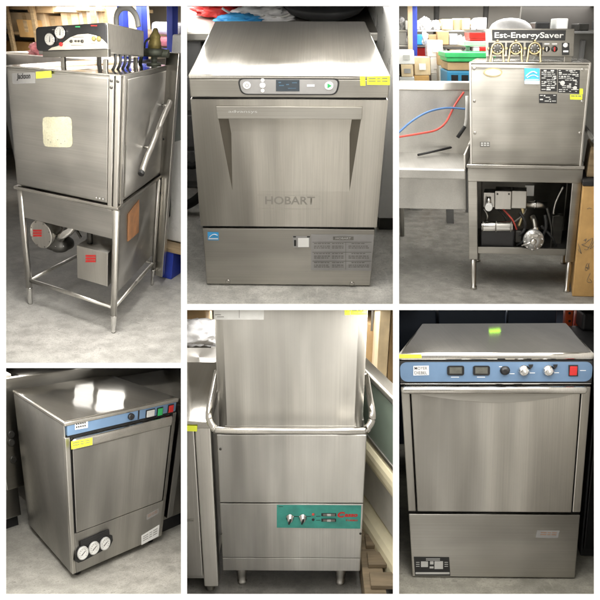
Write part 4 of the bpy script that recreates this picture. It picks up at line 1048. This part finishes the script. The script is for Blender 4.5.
lp = MB().box(x0 + .022, x1 - .022, F - .002, F + .02, .03, zdb - .002, .003).build('lower_panel', M['steel_v'], t)
for sx in (x0 + .05, x1 - .05):
    for sy in (F + .05, K - .05): MB().cyl((sx, sy, 0), (sx, sy, .03), .02, n=16).build('foot', M['black'], t)
# strip fittings
y = F - .0015
wl = plate(MB(), ((74.8, 421.6), (87.8, 419.2), (87.8, 427.6), (75, 429.8)), y, .001).build('white_label', M['whiteink'], st)
m = MB()
for a0, a1, k in ((76, 86.5, 2.2), (76, 86.5, 5.2)):
    for j in range(5): s = a0 + 2.1 * j; m.prism([at(s, 421.4 - .185 * (s - 74.8) + k, y=y - .0015), at(s + 1.4, 421.4 - .185 * (s + 1.4 - 74.8) + k, y=y - .0015), at(s + 1.4, 421.4 - .185 * (s + 1.4 - 74.8) + k + 1.8, y=y - .0015), at(s, 421.4 - .185 * (s - 74.8) + k + 1.8, y=y - .0015)], (0, -.0005, 0))
m.build('print', M['ink'], wl)
o = at(130.6, 416.3, y=y); MB().lathe(o, (0, -1, 0), [(0, .016), (.012, .015), (.014, .010)], 24).build('knob', M['black'], st)
def strip_sw(cx, cy, w, h, mat, par, bez=True):
    o = at(cx, cy, y=y)
    if bez:
        bz = MB().box(o.x - w - .004, o.x + w + .004, y - .004, y, o.z - h - .004, o.z + h + .004, .0015).build('switch_bezel', M['black'], par)
    s = MB().box(o.x - w, o.x + w, y - .009, y - .004, o.z - h, o.z + h, .002).build('rocker', M[mat], bz if bez else par)
strip_sw(150, 413.2, .022, .016, 'lightgrey', st)
strip_sw(159.6, 411.6, .014, .018, 'green', st)
strip_sw(170.4, 408.6, .014, .018, 'red', st)
MB().box(at(138.6, 415, y=y).x - .004, at(138.6, 415, y=y).x + .004, y - .001, y, zs0 + .003, zs1 - .003).build('divider', M['black'], st)
# gauge plate
P = [at(a, c, y=F - .003) for a, c in ((74.6, 560.8), (75.8, 550.5), (79, 546), (107, 533.5), (112, 535.2), (112.6, 540), (109.5, 546.5), (82.5, 561), (78, 562.5))]
gp_ = MB().prism(P, (0, -.004, 0)).build('gauge_plate', M['black'], lp)
MB().prism([at(a, c, y=F - .0035) for a, c in ((80, 541), (108.5, 528.6), (109, 533.5), (80.5, 546))], (0, -.008, 0), .002).build('gauge_hood', M['black'], gp_)
for a, c in ((82.3, 552.4), (93.4, 547.4), (104.4, 543)):
    o = at(a, c, y=F - .0075)
    g = MB().lathe(o, (0, -1, 0), [(0, .031), (.012, .031), (.015, .028), (.012, .026)], 32).build('dial_gauge', M['lightgrey'], gp_)
    MB().cyl(o - Y * .009, o - Y * .0125, .0262, n=32).build('dial', M['white'], g)
    m = MB(); m.prism([o + Vector((-.012, -.0128, -.006)), o + Vector((-.010, -.0128, -.009)), o + Vector((.014, -.0128, .008)), o + Vector((.012, -.0128, .010))], (0, -.0008, 0))
    for i in range(10):
        an = math.radians(-130 + 29 * i); q = o + Vector((.020 * math.sin(an), -.0128, .020 * math.cos(an))); m.box(q.x - .0014, q.x + .0014, q.y - .0006, q.y, q.z - .0014, q.z + .0014)
    m.build('needle', M['ink'], g)
wl = plate(MB(), ((141.7, 535.5), (159.4, 524.6), (158.4, 536), (141.4, 545)), F - .0022, .001).build('rating_label', M['whiteink'], lp)
tag_lines(MB(), ((141.7, 535.5), (159.4, 524.6), (158.4, 536), (141.4, 545)), F - .0038, 3).build('print', M['greyink'], wl)
fl = plate(MB(), ((146.8, 514.5), (158.6, 508.4), (158.4, 513.6), (146.6, 520)), F - .0022, .001).build('faded_label', M['silverlabel'], lp)
tag_lines(MB(), ((146.8, 514.5), (158.6, 508.4), (158.4, 513.6), (146.6, 520)), F - .0038, 2).build('print', M['tan'], fl)
yh = F - .0205
tg = plate(MB(), ((71, 441.5), (92.3, 437.6), (92.3, 444.8), (71.3, 449.4)), yh, .001).build('price_tag', M['yellow'], dr)
tag_lines(MB(), ((71, 441.5), (92.3, 437.6), (92.3, 444.8), (71.3, 449.4)), yh - .0018, 2).build('print', M['greyink'], tg)
# neighbours: all set out in this machine's own axes
def solid(name, lab, cat, x0_, x1_, y0_, y1_, z0_, z1_, mat, bev=.006, group=None):
    r = thing(name, lab, cat, ((x0_ + x1_) / 2, (y0_ + y1_) / 2, z0_), group)
    MB().box(x0_, x1_, y0_, y1_, z0_, z1_, bev).build('body', mat, r); return r
r = thing('steel_appliance', 'steel appliance with dark knobs to the left behind the dishwasher with three dials', 'appliance', (x0 - .30, K + .30, 0))
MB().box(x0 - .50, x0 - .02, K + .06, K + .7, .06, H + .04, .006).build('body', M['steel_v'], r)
MB().box(x0 - .52, x0 + .02, K + .05, K + .72, H + .04, H + .07, .006).build('top', M['steel_dull'], r)
MB().box(x0 - .48, x0 - .04, K + .09, K + .66, 0, .06).build('plinth', M['black'], r)
for a, c in ((9.5, 433), (9.5, 441), (11.5, 458)):
    for xx in (x0 - .505,):
        o = at(a, c, y=K + .059)
        MB().lathe(o, (0, -1, 0), [(0, .028), (.014, .028), (.016, .022), (.034, .020), (.036, .015)], 20).build('knob', M['dark_metal'], r)
MB().box(x0 - .10, x1 + .9, K + .03, K + .055, H * .3, H + .055, .004).build('steel_backrail', M['steel_dull'], label='dull steel rail along the back edge of the dishwasher top', cat='rail')
r = thing('back_counter', 'steel counter behind the dishwasher with three dials', 'counter', (.7, K + .75, 0))
MB().box(x0 + .12, x1 + 1.6, K + .10, K + .75, H - .02, H + .02, .006).build('counter_top', M['steel_dull'], r)
MB().box(x0 + .15, x1 + 1.6, K + .14, K + .72, 0, H - .021).build('cabinet', M['steel_v'], r)
q = thing('steel_pan', 'square steel pan on the counter behind the dishwasher with three dials', 'pan', (x0 + .42, K + .35, H + .02))
MB().box(x0 + .34, x0 + .50, K + .25, K + .49, H + .021, H + .121, .02, 3).build('bowl', M['steel'], q)
MB().box(x0 + .325, x0 + .515, K + .235, K + .505, H + .121, H + .127, .003).build('rim', M['steel_bright'], q)
r = thing('steel_appliance', 'narrow steel appliance edge at the right of the dishwasher with three dials', 'appliance', (x1 + .35, .1, 0))
MB().box(x1 + .045, x1 + .65, F + .05, K, .08, H - .02, .006).build('body', M['steel_dull'], r)
MB().box(x1 + .044, x1 + .09, F + .02, F + .06, .10, H - .05, .006).build('door_edge', M['steel_v'], r)
MB().box(x1 + .06, x1 + .64, F + .08, K, 0, .08).build('plinth', M['black'], r)

# ================================================================== bay E: pass through hood dishwasher with a bar handle
b = use('E'); F, K, x0, x1, H, z1 = b.F, b.K, b.x0, b.x1, b.H, b.z1
floor_and_wall('E', 2.6, M['wallgrey'])
t = thing('hood_dishwasher', 'tall hood dishwasher with a wrap around bar handle and turquoise control plate', 'dishwasher', (0, 0, 0))
hx0 = fr(215.4, 370).x; hx1 = fr(366, 370).x
zh = fr(290, 428).z; zb1 = fr(290, 435).z; zs = fr(290, 503.2).z; zk = fr(290, 558).z; z0 = fr(290, 571).z
rc = .04; pl_ = []
for cx, cy, a0 in ((hx1 - rc, K - rc, 0), (hx0 + rc, K - rc, 90), (hx0 + rc, F + rc, 180), (hx1 - rc, F + rc, 270)):
    for i in range(9): an = math.radians(a0 + 90 * i / 8); pl_.append((cx + rc * math.cos(an), cy + rc * math.sin(an)))
m = MB(); m.prism([Vector((a, c, zh)) for a, c in pl_], (0, 0, 1.75 - zh))
for f in m.bm.faces: f.smooth = len(f.verts) == 4 and f.calc_area() < .02
m.build('hood', M['steel_hood'], t)
MB().box(hx0 + .03, hx1 - .03, F - .0025, F + .001, zh + .002, zh + .012, .001).build('hood_hem', M['steel_hood'], t)
bx0 = fr(219.6, 500).x; bx1 = fr(363.6, 500).x
MB().box(bx0 + .012, bx1 - .012, F + .02, K - .02, z0 + .02, zh + .03, .004).build('chassis', M['dark_metal'], t)
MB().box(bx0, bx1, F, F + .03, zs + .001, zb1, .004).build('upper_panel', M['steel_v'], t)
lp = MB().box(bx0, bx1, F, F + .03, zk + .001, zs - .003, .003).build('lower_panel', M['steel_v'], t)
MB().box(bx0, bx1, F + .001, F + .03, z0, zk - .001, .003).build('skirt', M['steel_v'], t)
MB().box(bx0, bx0 + .012, F + .031, K, z0, zb1, .003).build('side_panel', M['steel_dull'], t)
MB().box(bx1 - .012, bx1, F + .031, K, z0, zb1, .003).build('side_panel', M['steel_dull'], t)
for cx in (fr(240.8, 580).x, fr(341, 580).x):
    for sy in (F + .06, K - .08):
        f_ = MB().lathe((cx, sy, 0), (0, 0, 1), [(0, .018), (.012, .024), (.016, .024), (.018, .021), (z0 * .5, .023), (z0 * .52, .026), (z0 + .021, .027)], 24).build('foot', M['steel_pale'], t)
screw(t, [fr(221, 533.5, .0), fr(360.5, 533.5, .0), fr(220.5, 449, 0)], .006, M['dark_metal'])
# bar handle
yh = F - .075
hp = [at(217, 372, y=.05), at(213.5, 390, y=-.12), at(209.2, 412, y=F - .02), at(210.0, 421, y=yh + .02), at(214.5, 427.8, y=yh), at(221, 430, y=yh),
      at(290, 430.8, y=yh), at(360, 430.8, y=yh), at(367, 428, y=yh), at(371.6, 421, y=yh + .02), at(372, 411, y=F - .02), at(369, 392, y=-.12), at(366, 376, y=.05)]
hd = MB().tube(hp, .0155, 16, 6).build('bar_handle', M['steel_bright'], t)
# control plate
P = ((276.8, 505), (361.3, 505.4), (360.3, 528.4), (276.8, 527.4))
cpn = plate(MB(), P, F - .0008, .002).build('control_plate', M['teal'], lp)
y = F - .0034
for a in (290, 302.8):
    o = at(a, 517.6, y=y)
    kn = MB().lathe(o, (0, -1, 0), [(0, .019), (.004, .019), (.006, .014), (.022, .012), (.024, .008)], 24).build('knob', M['chrome'], cpn)
    MB().box(o.x - .004, o.x + .004, o.y - .032, o.y - .022, o.z - .017, o.z + .010, .002, rot=Matrix.Rotation(.4, 3, 'Y')).build('grip', M['black'], kn)
for a, c in ((313.2, 514.3), (313.2, 519.6)):
    o = at(a, c, y=y); MB().lathe(o, (0, -1, 0), [(0, .0065), (.003, .006), (.004, .003)], 16).build('lamp', M['ink'] if c > 516 else M['redhose'], cpn)
for c in (514.5, 520):
    o = at(328.7, c, y=y)
    bz = MB().box(o.x - .034, o.x + .034, y - .003, y, o.z - .0075, o.z + .0075, .001).build('switch_bezel', M['ink'], cpn)
    for dx, mt_ in ((-.016, 'greyink'), (.0, 'lightgrey'), (.019, 'greyink')): MB().box(o.x + dx - .010, o.x + dx + .010, y - .006, y - .003, o.z - .0055, o.z + .0055, .001).build('rocker', M[mt_], bz)
m = MB()
for a0, a1, c in ((294, 299, 516.2), (306, 311, 516.2), (316, 320.5, 516), (316, 320.5, 520), (278.5, 283, 506.4)): plate(m, rect(a0, c, a1, c + .5), y, .0005)
m.build('print', M['ink'], cpn)
o = at(337.4, 517.6, y=y); MB().text('C', o, X, Z, .031, .034, .06, 0, .2).build('lettering', M['red'], cpn)
o = at(344.6, 517.0, y=y); MB().text('asso', o, X, Z, .017, .060, .05, 0, .2).build('lettering', M['red'], cpn)
o = at(345.5, 521.2, y=y); MB().text('TURBO', o, X, Z, .0095, .056, .04, 0, .2).build('lettering', M['red'], cpn)
# paper on the hood
pa = plate(MB(), ((213.6, 306), (264, 306), (263.8, 319.6), (214.2, 319.6)), F - .0008, .001).build('paper_label', M['lightgrey'], t)
m = MB()
for a0, a1, c in ((215, 221, 314.5), (217, 224, 316.6), (239, 239.4, 309)): plate(m, rect(a0, c, a1, c + (.6 if a1 - a0 > 1 else 9)), F - .0022, .0004)
m.build('print', M['greyink'], pa)
paper('price_tag', ((350.5, 309), (367.4, 309), (367.4, 315), (350.7, 314.6)), .0008, M['yellow'], t, M['greyink'], 2)
paper('price_tag', ((344.5, 309), (349.8, 309), (350, 315), (344.7, 315)), .0008, M['yellow'], t)
# left neighbours
gx = at(221, 500, y=F + .02).x
r = thing('steel_sink_unit', 'steel sink unit with a door and corner post left of the hood dishwasher', 'sink', (x0 - .4, 0, 0))
zc = at(200, 426, y=F - .05).z
px_ = at(203, 560, y=F - .02).x; px2 = at(217.5, 560, y=F - .02).x
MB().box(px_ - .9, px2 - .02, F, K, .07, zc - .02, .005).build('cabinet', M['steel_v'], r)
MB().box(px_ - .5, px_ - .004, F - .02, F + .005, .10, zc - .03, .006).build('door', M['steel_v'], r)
MB().box(px_ - .45, px_ - .03, F - .026, F - .019, zc - .50, zc - .49, .002).build('door_seam', M['steel_dull'], r)
MB().box(px_, px2, F - .03, F + .04, .05, zc - .02, .006).build('corner_post', M['steel_pale'], r)
MB().box(px_ - .9, px2 + .0, F - .04, K, zc - .02, zc + .015, .006).build('rim', M['steel_bright'], r)
for sx in (px_ + .02, px_ - .45): MB().lathe((sx, F + .02, 0), (0, 0, 1), [(0, .02), (.05, .022), (.07, .025)], 16).build('foot', M['steel_dull'], r)
q = paper('price_tag', ((184, 425.5), (197.2, 425.8), (197.2, 431.4), (184, 431)), .045, M['yellow'], r)
# steps of steel counters behind
for i, (c, yy, lab, nm) in enumerate(((388, .38, 'nearest steel counter behind the sink unit', 'steel_counter'), (368, .75, 'middle steel counter behind the sink unit', 'steel_counter'), (340, 1.15, 'farthest and highest steel counter behind the sink unit', 'steel_counter'))):
    p = at(210, c, y=yy); r = thing(nm, lab, 'counter', (p.x - .6, yy + .16, 0), 'steel counters behind the sink unit')
    MB().box(p.x - 1.6, p.x + .02, yy, yy + .33, p.z - .035, p.z, .006).build('counter_top', M['steel_pale'], r)
    MB().box(p.x - 1.6, p.x, yy + .03, yy + .32, 0, p.z - .036).build('cabinet', M['steel_dull' if i != 1 else 'dark_metal'], r)
p = at(203, 333, y=1.25); m = MB()
m.crumple((p.x, 1.25, at(210, 340, y=1.25).z + .03), .26, .12, .11, .35, 2.4, 5)
m.build('white_sack', M['plastic'], label='white sack lying on the farthest counter left of the hood', cat='sack')
p = at(192, 322, y=1.6); MB().box(p.x - .3, p.x + .1, 1.6, 1.9, 0, 2.2, .01).build('cardboard_box', M['card'], label='dark brown carton tower at the upper left behind the white sack', cat='box')
# right neighbours: glass top freezer with cream edges
r = thing('chest_freezer', 'cream edged chest freezer standing close to the right of the hood dishwasher', 'freezer', (x1 + .3, .2, .12))
pf = at(366.5, 369, y=.12); zT = pf.z; zG = at(366.5, 434, y=.12).z; zS = at(366.5, 497, y=.12).z
pn = at(393, 546, z=zS)
dv = (pn - pf); dv.z = 0; dv.normalize(); nv = Vector((-dv.y, dv.x, 0)); nv = nv if nv.x > 0 else -nv
PF = pf - dv * .45; PN = pn + dv * .5
def slab(zlo, zhi, out, dep, bev, name, mat, par):
    a = PF - nv * out - dv * out; c = PN - nv * out + dv * out
    m = MB().prism([Vector((q.x, q.y, zlo)) for q in (a, c, c + nv * dep, a + nv * dep)], (0, 0, zhi - zlo), 0)
    if bev: bmesh.ops.bevel(m.bm, geom=m.bm.edges[:], offset=bev, segments=4, profile=.5, affect='EDGES')
    return m.build(name, mat, par)
slab(zT - .035, zT, .012, .07, .008, 'lid_frame', M['steel_pale'], r)
slab(zG + .03, zT - .036, 0, .05, 0, 'glass_side', M['glass'], r)
slab(zG + .005, zG + .029, .006, .06, .004, 'glass_frame', M['steel_pale'], r)
slab(zG - .135, zG + .004, .024, .45, .055, 'cream_edge', M['cream'], r)
slab(zS - .02, zG - .136, -.03, .6, .02, 'lower_body', M['creampanel'], r)
slab(zS - .225, zS - .021, .028, .6, .075, 'cream_edge', M['cream'], r)
slab(.15, zS - .226, -.06, .6, .02, 'base', M['dark_metal'], r)
xs0 = bx1 + .06; yA = -.45; yB = .6
pt_ = thing('wooden_pallet', 'low wooden pallet under the cream edged freezer', 'pallet', (xs0 + .4, 0, 0))
for i in range(8): MB().box(xs0 - .02, xs0 + .9, yA + .02 + .14 * i, yA + .11 + .14 * i, .118, .14, .003).build('plank', M['oldwood'], pt_)
for i in range(2): MB().box(xs0 - .05 + .45 * i, xs0 + .05 + .45 * i, yA - .03, yB, 0, .117, .004).build('block', M['oldwood'], pt_)
for i, (a0, a1, c0, yy, mt_, lab) in enumerate(((378.5, 389, 300, .95, 'card_pale', 'tall pale carton standing behind the freezer'), (389.5, 399, 296, 1.0, 'card', 'brown carton at the right edge behind the freezer'), (367, 378, 360, 1.25, 'card', 'low brown carton between the hood and the pale carton'))):
    p = at(a0, 340, y=yy); q = at(a1, 340, y=yy); zt = at(a0, c0, y=yy).z
    rr = thing('cardboard_box', lab, 'box', ((p.x + q.x) / 2, yy + .15, 0))
    MB().box(p.x, q.x, yy, yy + .3, 0, max(zt, .8), .004).build('carton', M[mt_], rr)
    MB().box(p.x + .02, p.x + .035, yy - .0015, yy + .001, 1.0, max(zt, .8) - .05).build('printed_mark', M['greyink'], rr)

# ================================================================== bay F: undercounter dishwasher seen from the front
b = use('F'); F, K, x0, x1, H = b.F, b.K, b.x0, b.x1, b.H
floor_and_wall('F', 1.1, M['wallblue'])
t = thing('undercounter_dishwasher', 'undercounter dishwasher seen square on with a wide blue control strip and red rocker switch', 'dishwasher', (0, 0, 0))
z_s1 = fr(497, 361.5).z; z_s0 = fr(497, 381.6).z; z_d1 = fr(497, 384.5).z; z_db = fr(497, 511.6).z; z_l1 = fr(497, 514.2).z; z_b = fr(497, 577).z
MB().box(x0 + .003, x1 - .003, F + .014, K, z_b, H - .01, .004).build('cabinet', M['steel_ov'], t)
MB().box(x0 - .002, x1 + .002, F - .006, K + .002, z_s1 + .004, H, .012, 4).build('top', M['steel_bright'], t)
MB().box(x0 + .001, x1 - .001, F - .001, F + .03, z_s0 - .004, z_s1 + .003, .002).build('control_fascia', M['ink'], t)
y = F - .002
fs = MB().prism(rrect(x0 + .004, x1 - .003, z_s0 + .001, z_s1 - .001, .022, y), (0, -.002, 0)).build('control_strip', M['blue'], t)
MB().box(x0 + .002, x1 - .002, F - .005, F + .02, z_d1 + .002, z_s0 - .0045, .002).build('chrome_trim', M['chrome'], t)
xd0 = fr(408.5, 500).x; xd1 = fr(582, 500).x
MB().box(x0 + .002, x1 - .002, F + .012, F + .02, z_l1, z_d1).build('door_gap', M['gap'], t)
MB().box(x0 + .002, x0 + .030, F + .000, F + .03, z_db - .001, z_d1 - .008, .003).build('corner_post', M['steel_ov'], t)
MB().box(x1 - .030, x1 - .002, F + .000, F + .03, z_db - .001, z_d1 - .008, .003).build('corner_post', M['steel_ov'], t)
dr = MB().box(x0 + .034, x1 - .034, F - .004, F + .02, z_db, z_d1 - .012, .003).build('door', M['steel_ov'], t)
hz1, hz0 = z_d1 - .001, fr(497, 392.4).z
MB().box(x0 + .006, x1 - .016, F - .030, F + .004, hz0, hz1, .012, 5).build('door_handle', M['steel_bright'], dr)
m = MB()
pts = [at(a, c, y=F - .006) for a, c in ((404, 391), (430, 396.5), (460, 400.5), (495, 402.8), (530, 401.2), (560, 397.5), (586, 391))]
m.prism([pts[0] + Vector((0, 0, .004))] + pts + [pts[-1] + Vector((0, 0, .004))], (0, .0025, 0)); m.build('handle_apron', M['steel_o'], dr)
lp = MB().box(x0 + .003, x1 - .003, F - .002, F + .02, z_b, z_l1, .003).build('lower_panel', M['steel_o'], t)
MB().box(x0 + .03, x1 - .03, F + .05, K - .04, .03, z_b).build('base', M['gap'], t)
for sx in (x0 + .05, x1 - .05):
    for sy in (F + .08, K - .08): MB().cyl((sx, sy, 0), (sx, sy, .032), .02, n=16).build('foot', M['black'], t)
yy = F - .0044
wl = plate(MB(), ((413.4, 366), (428.8, 365.6), (429, 375), (413.4, 375.4)), yy, .0008).build('white_label', M['whiteink'], fs)
o = at(414.6, 369.9, y=yy - .0012); MB().text('MOYER', o, X, Z, .011, .040, .008).build('lettering', M['ink'], wl)
o = at(414.6, 374.4, y=yy - .0012); MB().text('DIEBEL', o, X, Z, .011, .040, .008).build('lettering', M['ink'], wl)
for a0 in (447.2, 473):
    P = [at(a, c, y=yy) for a, c in rect(a0, 365.6, a0 + 17, 375.2)]
    bz = MB().prism(round_poly(P, .008), (0, -.003, 0)).build('display_bezel', M['black'], fs)
    plate(MB(), rect(a0 + 2.3, 367.3, a0 + 14.7, 373.6), yy - .0032, .0006).build('display', M['lcd'], bz)
o = at(505, 370.4, y=yy); MB().lathe(o, (0, -1, 0), [(0, .0155), (.003, .0155), (.005, .012), (.016, .011), (.017, .006)], 28).build('selector_knob', M['black'], fs)
for a in (524, 548.4):
    o = at(a, 370.4, y=yy)
    kn = MB().lathe(o, (0, -1, 0), [(0, .0185), (.005, .0185), (.007, .015), (.020, .0135), (.022, .010), (.022, .001)], 32).build('selector_knob', M['chrome'], fs)
    MB().box(o.x - .0025, o.x + .0025, o.y - .026, o.y - .020, o.z - .002, o.z + .013, .001, rot=Matrix.Rotation(-.5, 3, 'Y')).build('pointer', M['white'], kn)
    MB().prism([at(p, q, y=yy) for p, q in ((a + 4.4, 364.6), (a + 9, 364.2), (a + 8.6, 366.2), (a + 6.2, 369))], (0, -.006, 0)).build('pointer_wing', M['black'], kn)
m = MB()
for a0, a1, c in ((509.5, 514.5, 373.4), (529.5, 535, 372.6), (554, 559, 372.4), (580, 586, 370.2), (499, 502, 366.4), (451, 459, 376.8), (477, 485, 376.8)): plate(m, rect(a0, c, a1, c + .6), yy, .0004)
m.build('print', M['whiteink'], fs)
P = [at(a, c, y=yy) for a, c in rect(568.4, 364.8, 578, 376.2)]
bz = MB().prism(P, (0, -.003, 0), .001).build('switch_bezel', M['ink'], fs)
q0 = at(569.8, 366, y=yy); q1 = at(576.6, 375, y=yy)
MB().prism([Vector((q0.x, yy - .003, q0.z)), Vector((q1.x, yy - .003, q0.z)), Vector((q1.x, yy - .003, q1.z)), Vector((q0.x, yy - .003, q1.z))], (0, -.005, 0), .002).build('rocker_switch', M['red'], bz)
zt = (z_s1 + .004 + H) / 2
p = at(399, 356, y=F - .0065); q = at(421.5, 355, y=F - .0065)
MB().box(p.x - .01, q.x, F - .0075, F - .0062, zt - .003, zt + .010).build('price_tag', M['yellow'], t)
lb = paper('data_plate', ((413.8, 556.6), (449.2, 557), (450.4, 575.6), (415, 575.4)), .002, M['ink'], lp)
m = MB(); y3 = F - .0042
plate(m, rect(421, 561.4, 428, 567), y3, .0004); plate(m, rect(434.5, 561.2, 443, 569), y3, .0004); plate(m, rect(430, 561.2, 433.5, 564.4), y3, .0004); plate(m, rect(429.6, 566.4, 433.6, 568.4), y3, .0004)
plate(m, rect(415.6, 572.2, 449.6, 574.2), y3, .0004)
for c in (558.4, 559.8): plate(m, rect(426, c, 440, c + .6), y3, .0003)
for c in (562, 564, 566): plate(m, rect(416, c, 419.6, c + .6), y3, .0003); plate(m, rect(444.5, c, 448, c + .6), y3, .0003)
m.build('print', M['lightgrey'], lb)
fl = paper('faded_label', ((537, 530.4), (559.6, 530.8), (557.8, 538), (535.4, 537.6)), .002, M['silverlabel'], lp)
tag_lines(MB(), ((539.5, 531), (559, 531.2), (557.6, 537.6), (538.4, 537.2)), F - .004, 2).build('print', M['tan'], fl)
# surroundings
r = thing('orange_rack', 'orange red pallet rack upright behind the right rear corner of the dishwasher', 'rack', (x1 + .1, .62, 0))
for a0, a1 in ((564.2, 572.2), (575, 582.6)):
    p = at(a0, 330, y=.60); q = at(a1, 330, y=.60); MB().box(p.x, q.x, .60, .68, 0, 1.5, .004).build('upright', M['orange'], r)
for c in (313, 321, 329):
    for a in (569.5, 578.5):
        o = at(a, c, y=.599); MB().cyl(o, o - Y * .003, .006, n=10).build('bolt_hole', M['ink'], r)
MB().box(at(572, 330, y=.64).x, at(575.5, 330, y=.64).x, .64, .66, .2, .24).build('brace', M['orange'], r)
r = thing('dark_cabinet', 'dark cabinet close against the right side of the dishwasher with the red switch', 'cabinet', (x1 + .3, .1, 0))
MB().box(x1 + .045, x1 + .7, F + .16, .56, .0, H - .06, .006).build('body', M['charcoal'], r)
MB().box(x1 + .05, x1 + .7, F + .13, F + .158, .04, H - .09, .004).build('door', M['black'], r)
r = thing('blue_cabinet', 'dark blue cabinets along the wall behind the dishwasher with the red switch', 'cabinet', (-.2, .8, 0))
for i, (a0, a1) in enumerate(((398, 436), (439, 505), (508, 556))):
    p = at(a0, 325, y=.62); q = at(a1, 325, y=.62); MB().box(p.x, q.x, .62, .95, 0, 1.5, .006).build('door', M['wallblue'], r)
o = at(585, 330, y=.45)
MB().box(o.x - .02, o.x + .3, .42, .58, H - .058, H + .02, .01).build('carton', M['charcoal'], label='dark box on top of the dark cabinet beside the orange upright', cat='box')

# ------------------------------------------------------------------ white wall with six openings, each lined back into its bay
D0, D1 = 1.5, 9.0
bm = bmesh.new()
def pix(px, py, d): return Vector(((px - 300) / 300 * T * d, d, (300 - py) / 300 * T * d))
def quad(*p): bm.faces.new([bm.verts.new(v) for v in p])
def fq(a, c, e, f): quad(pix(a, f, D0), pix(e, f, D0), pix(e, c, D0), pix(a, c, D0))
Lo, Hi = -350, 950
fq(Lo, Lo, Hi, 6); fq(Lo, 594, Hi, Hi); fq(Lo, 6, 6, 594); fq(594, 6, Hi, 594)
fq(181, 6, 187, 594); fq(393, 6, 399, 594)
fq(6, 363, 181, 368); fq(187, 304, 393, 310); fq(399, 304, 594, 310)
for k, (l, t_, r, bt) in BOUND.items():
    c0 = [pix(*p, D0) for p in ((l, t_), (r, t_), (r, bt), (l, bt))]; c1 = [pix(*p, D1) for p in ((l, t_), (r, t_), (r, bt), (l, bt))]
    for i in range(4): quad(c0[i], c1[i], c1[(i + 1) % 4], c0[(i + 1) % 4])
    quad(*c1)
me = bpy.data.meshes.new('wall'); bm.to_mesh(me); bm.free()
m_, nt, bs = newmat('white_display_wall')
bs.inputs['Base Color'].default_value = (.95, .95, .95, 1); bs.inputs['Roughness'].default_value = .9; bs.inputs['Specular IOR Level'].default_value = .1
me.materials.append(m_); me.materials.append(paint('grey_bay_lining', (.52, .51, .49), .8, 0, .1, 1.5))
for i, p in enumerate(me.polygons): p.material_index = 0 if i < 10 else 1
o = bpy.data.objects.new('wall', me); col.objects.link(o); o['kind'] = 'structure'

# ------------------------------------------------------------------ lamps under the ceiling of each bay, plus unseen strips added as fill
def ceiling_and_fill_light(k, d0, d1, watts, fx0=.08, fx1=.92, colr=(1, .975, .935)):
    l, t_, r, bt = BOUND[k]
    a = l + (r - l) * fx0; e = l + (r - l) * fx1
    py = t_ + .6
    dm = (d0 + d1) / 2
    L = bpy.data.lights.new('ceiling_and_fill_light', 'AREA'); L.shape = 'RECTANGLE'; L.energy = watts; L.color = colr
    ctr = pix((a + e) / 2, py, dm)
    L.size = (e - a) / 300 * T * dm
    fwd = (pix((a + e) / 2, py, d1) - pix((a + e) / 2, py, d0)); L.size_y = fwd.length; fwd.normalize()
    xax = Vector((1, 0, 0)); xax = (xax - fwd * xax.dot(fwd)).normalized(); nz = xax.cross(fwd)      # nz points up; lamps shine along -Z
    ob = bpy.data.objects.new('ceiling_and_fill_light', L); col.objects.link(ob)
    ob.matrix_world = Matrix.Translation(ctr) @ Matrix((xax, fwd, nz)).transposed().to_4x4()
for a in LAMPS: ceiling_and_fill_light(*a)
L = bpy.data.lights.new('green_reflection_light', 'AREA'); L.shape = 'RECTANGLE'; L.size = .045; L.size_y = .03; L.energy = .022; L.color = (.45, 1, .02)  # unseen green light, added so the lid mirrors a green spot
ob = bpy.data.objects.new('green_reflection_light', L); col.objects.link(ob); ob.matrix_world = Matrix.Translation(pix(495, 310.8, 2.86))

# ------------------------------------------------------------------ world: a soft store room around the viewer
w = bpy.data.worlds.new('World'); scn.world = w; w.use_nodes = True; nt = w.node_tree
bg = nt.nodes['Background']
tc = N(nt, 'ShaderNodeTexCoord'); sp = N(nt, 'ShaderNodeSeparateXYZ'); nt.links.new(tc.outputs['Generated'], sp.inputs[0])
up = ramp(nt, rng(nt, sp.outputs['Z'], 0, 1, -1, 1), ENVUP)
mp = N(nt, 'ShaderNodeMapping'); mp.inputs['Scale'].default_value = ENVSC; nt.links.new(tc.outputs['Generated'], mp.inputs[0])
nz = N(nt, 'ShaderNodeTexNoise'); nz.inputs['Scale'].default_value = 1.6; nz.inputs['Detail'].default_value = 2; nt.links.new(mp.outputs[0], nz.inputs['Vector'])
v = ramp(nt, nz.outputs['Fac'], ENVBAND)
nt.links.new(mixc(nt, 1.0, up, v, 'MULTIPLY'), bg.inputs['Color'])
bg.inputs['Strength'].default_value = ENVS

# ------------------------------------------------------------------ camera
cam = bpy.data.cameras.new('camera'); cam.sensor_width = 36; cam.sensor_fit = 'HORIZONTAL'; cam.lens = 18 / T
cam.clip_start = .05; cam.clip_end = 200
co = bpy.data.objects.new('camera', cam); col.objects.link(co); co.rotation_euler = (math.radians(90), 0, 0)
scn.camera = co
scn.view_settings.view_transform = 'Standard'; scn.view_settings.look = 'None'; scn.view_settings.exposure = 0; scn.view_settings.gamma = 1
for o in bpy.data.objects:
    if '_base' in o: del o['_base']
    if o.type == 'EMPTY': o.hide_render = False
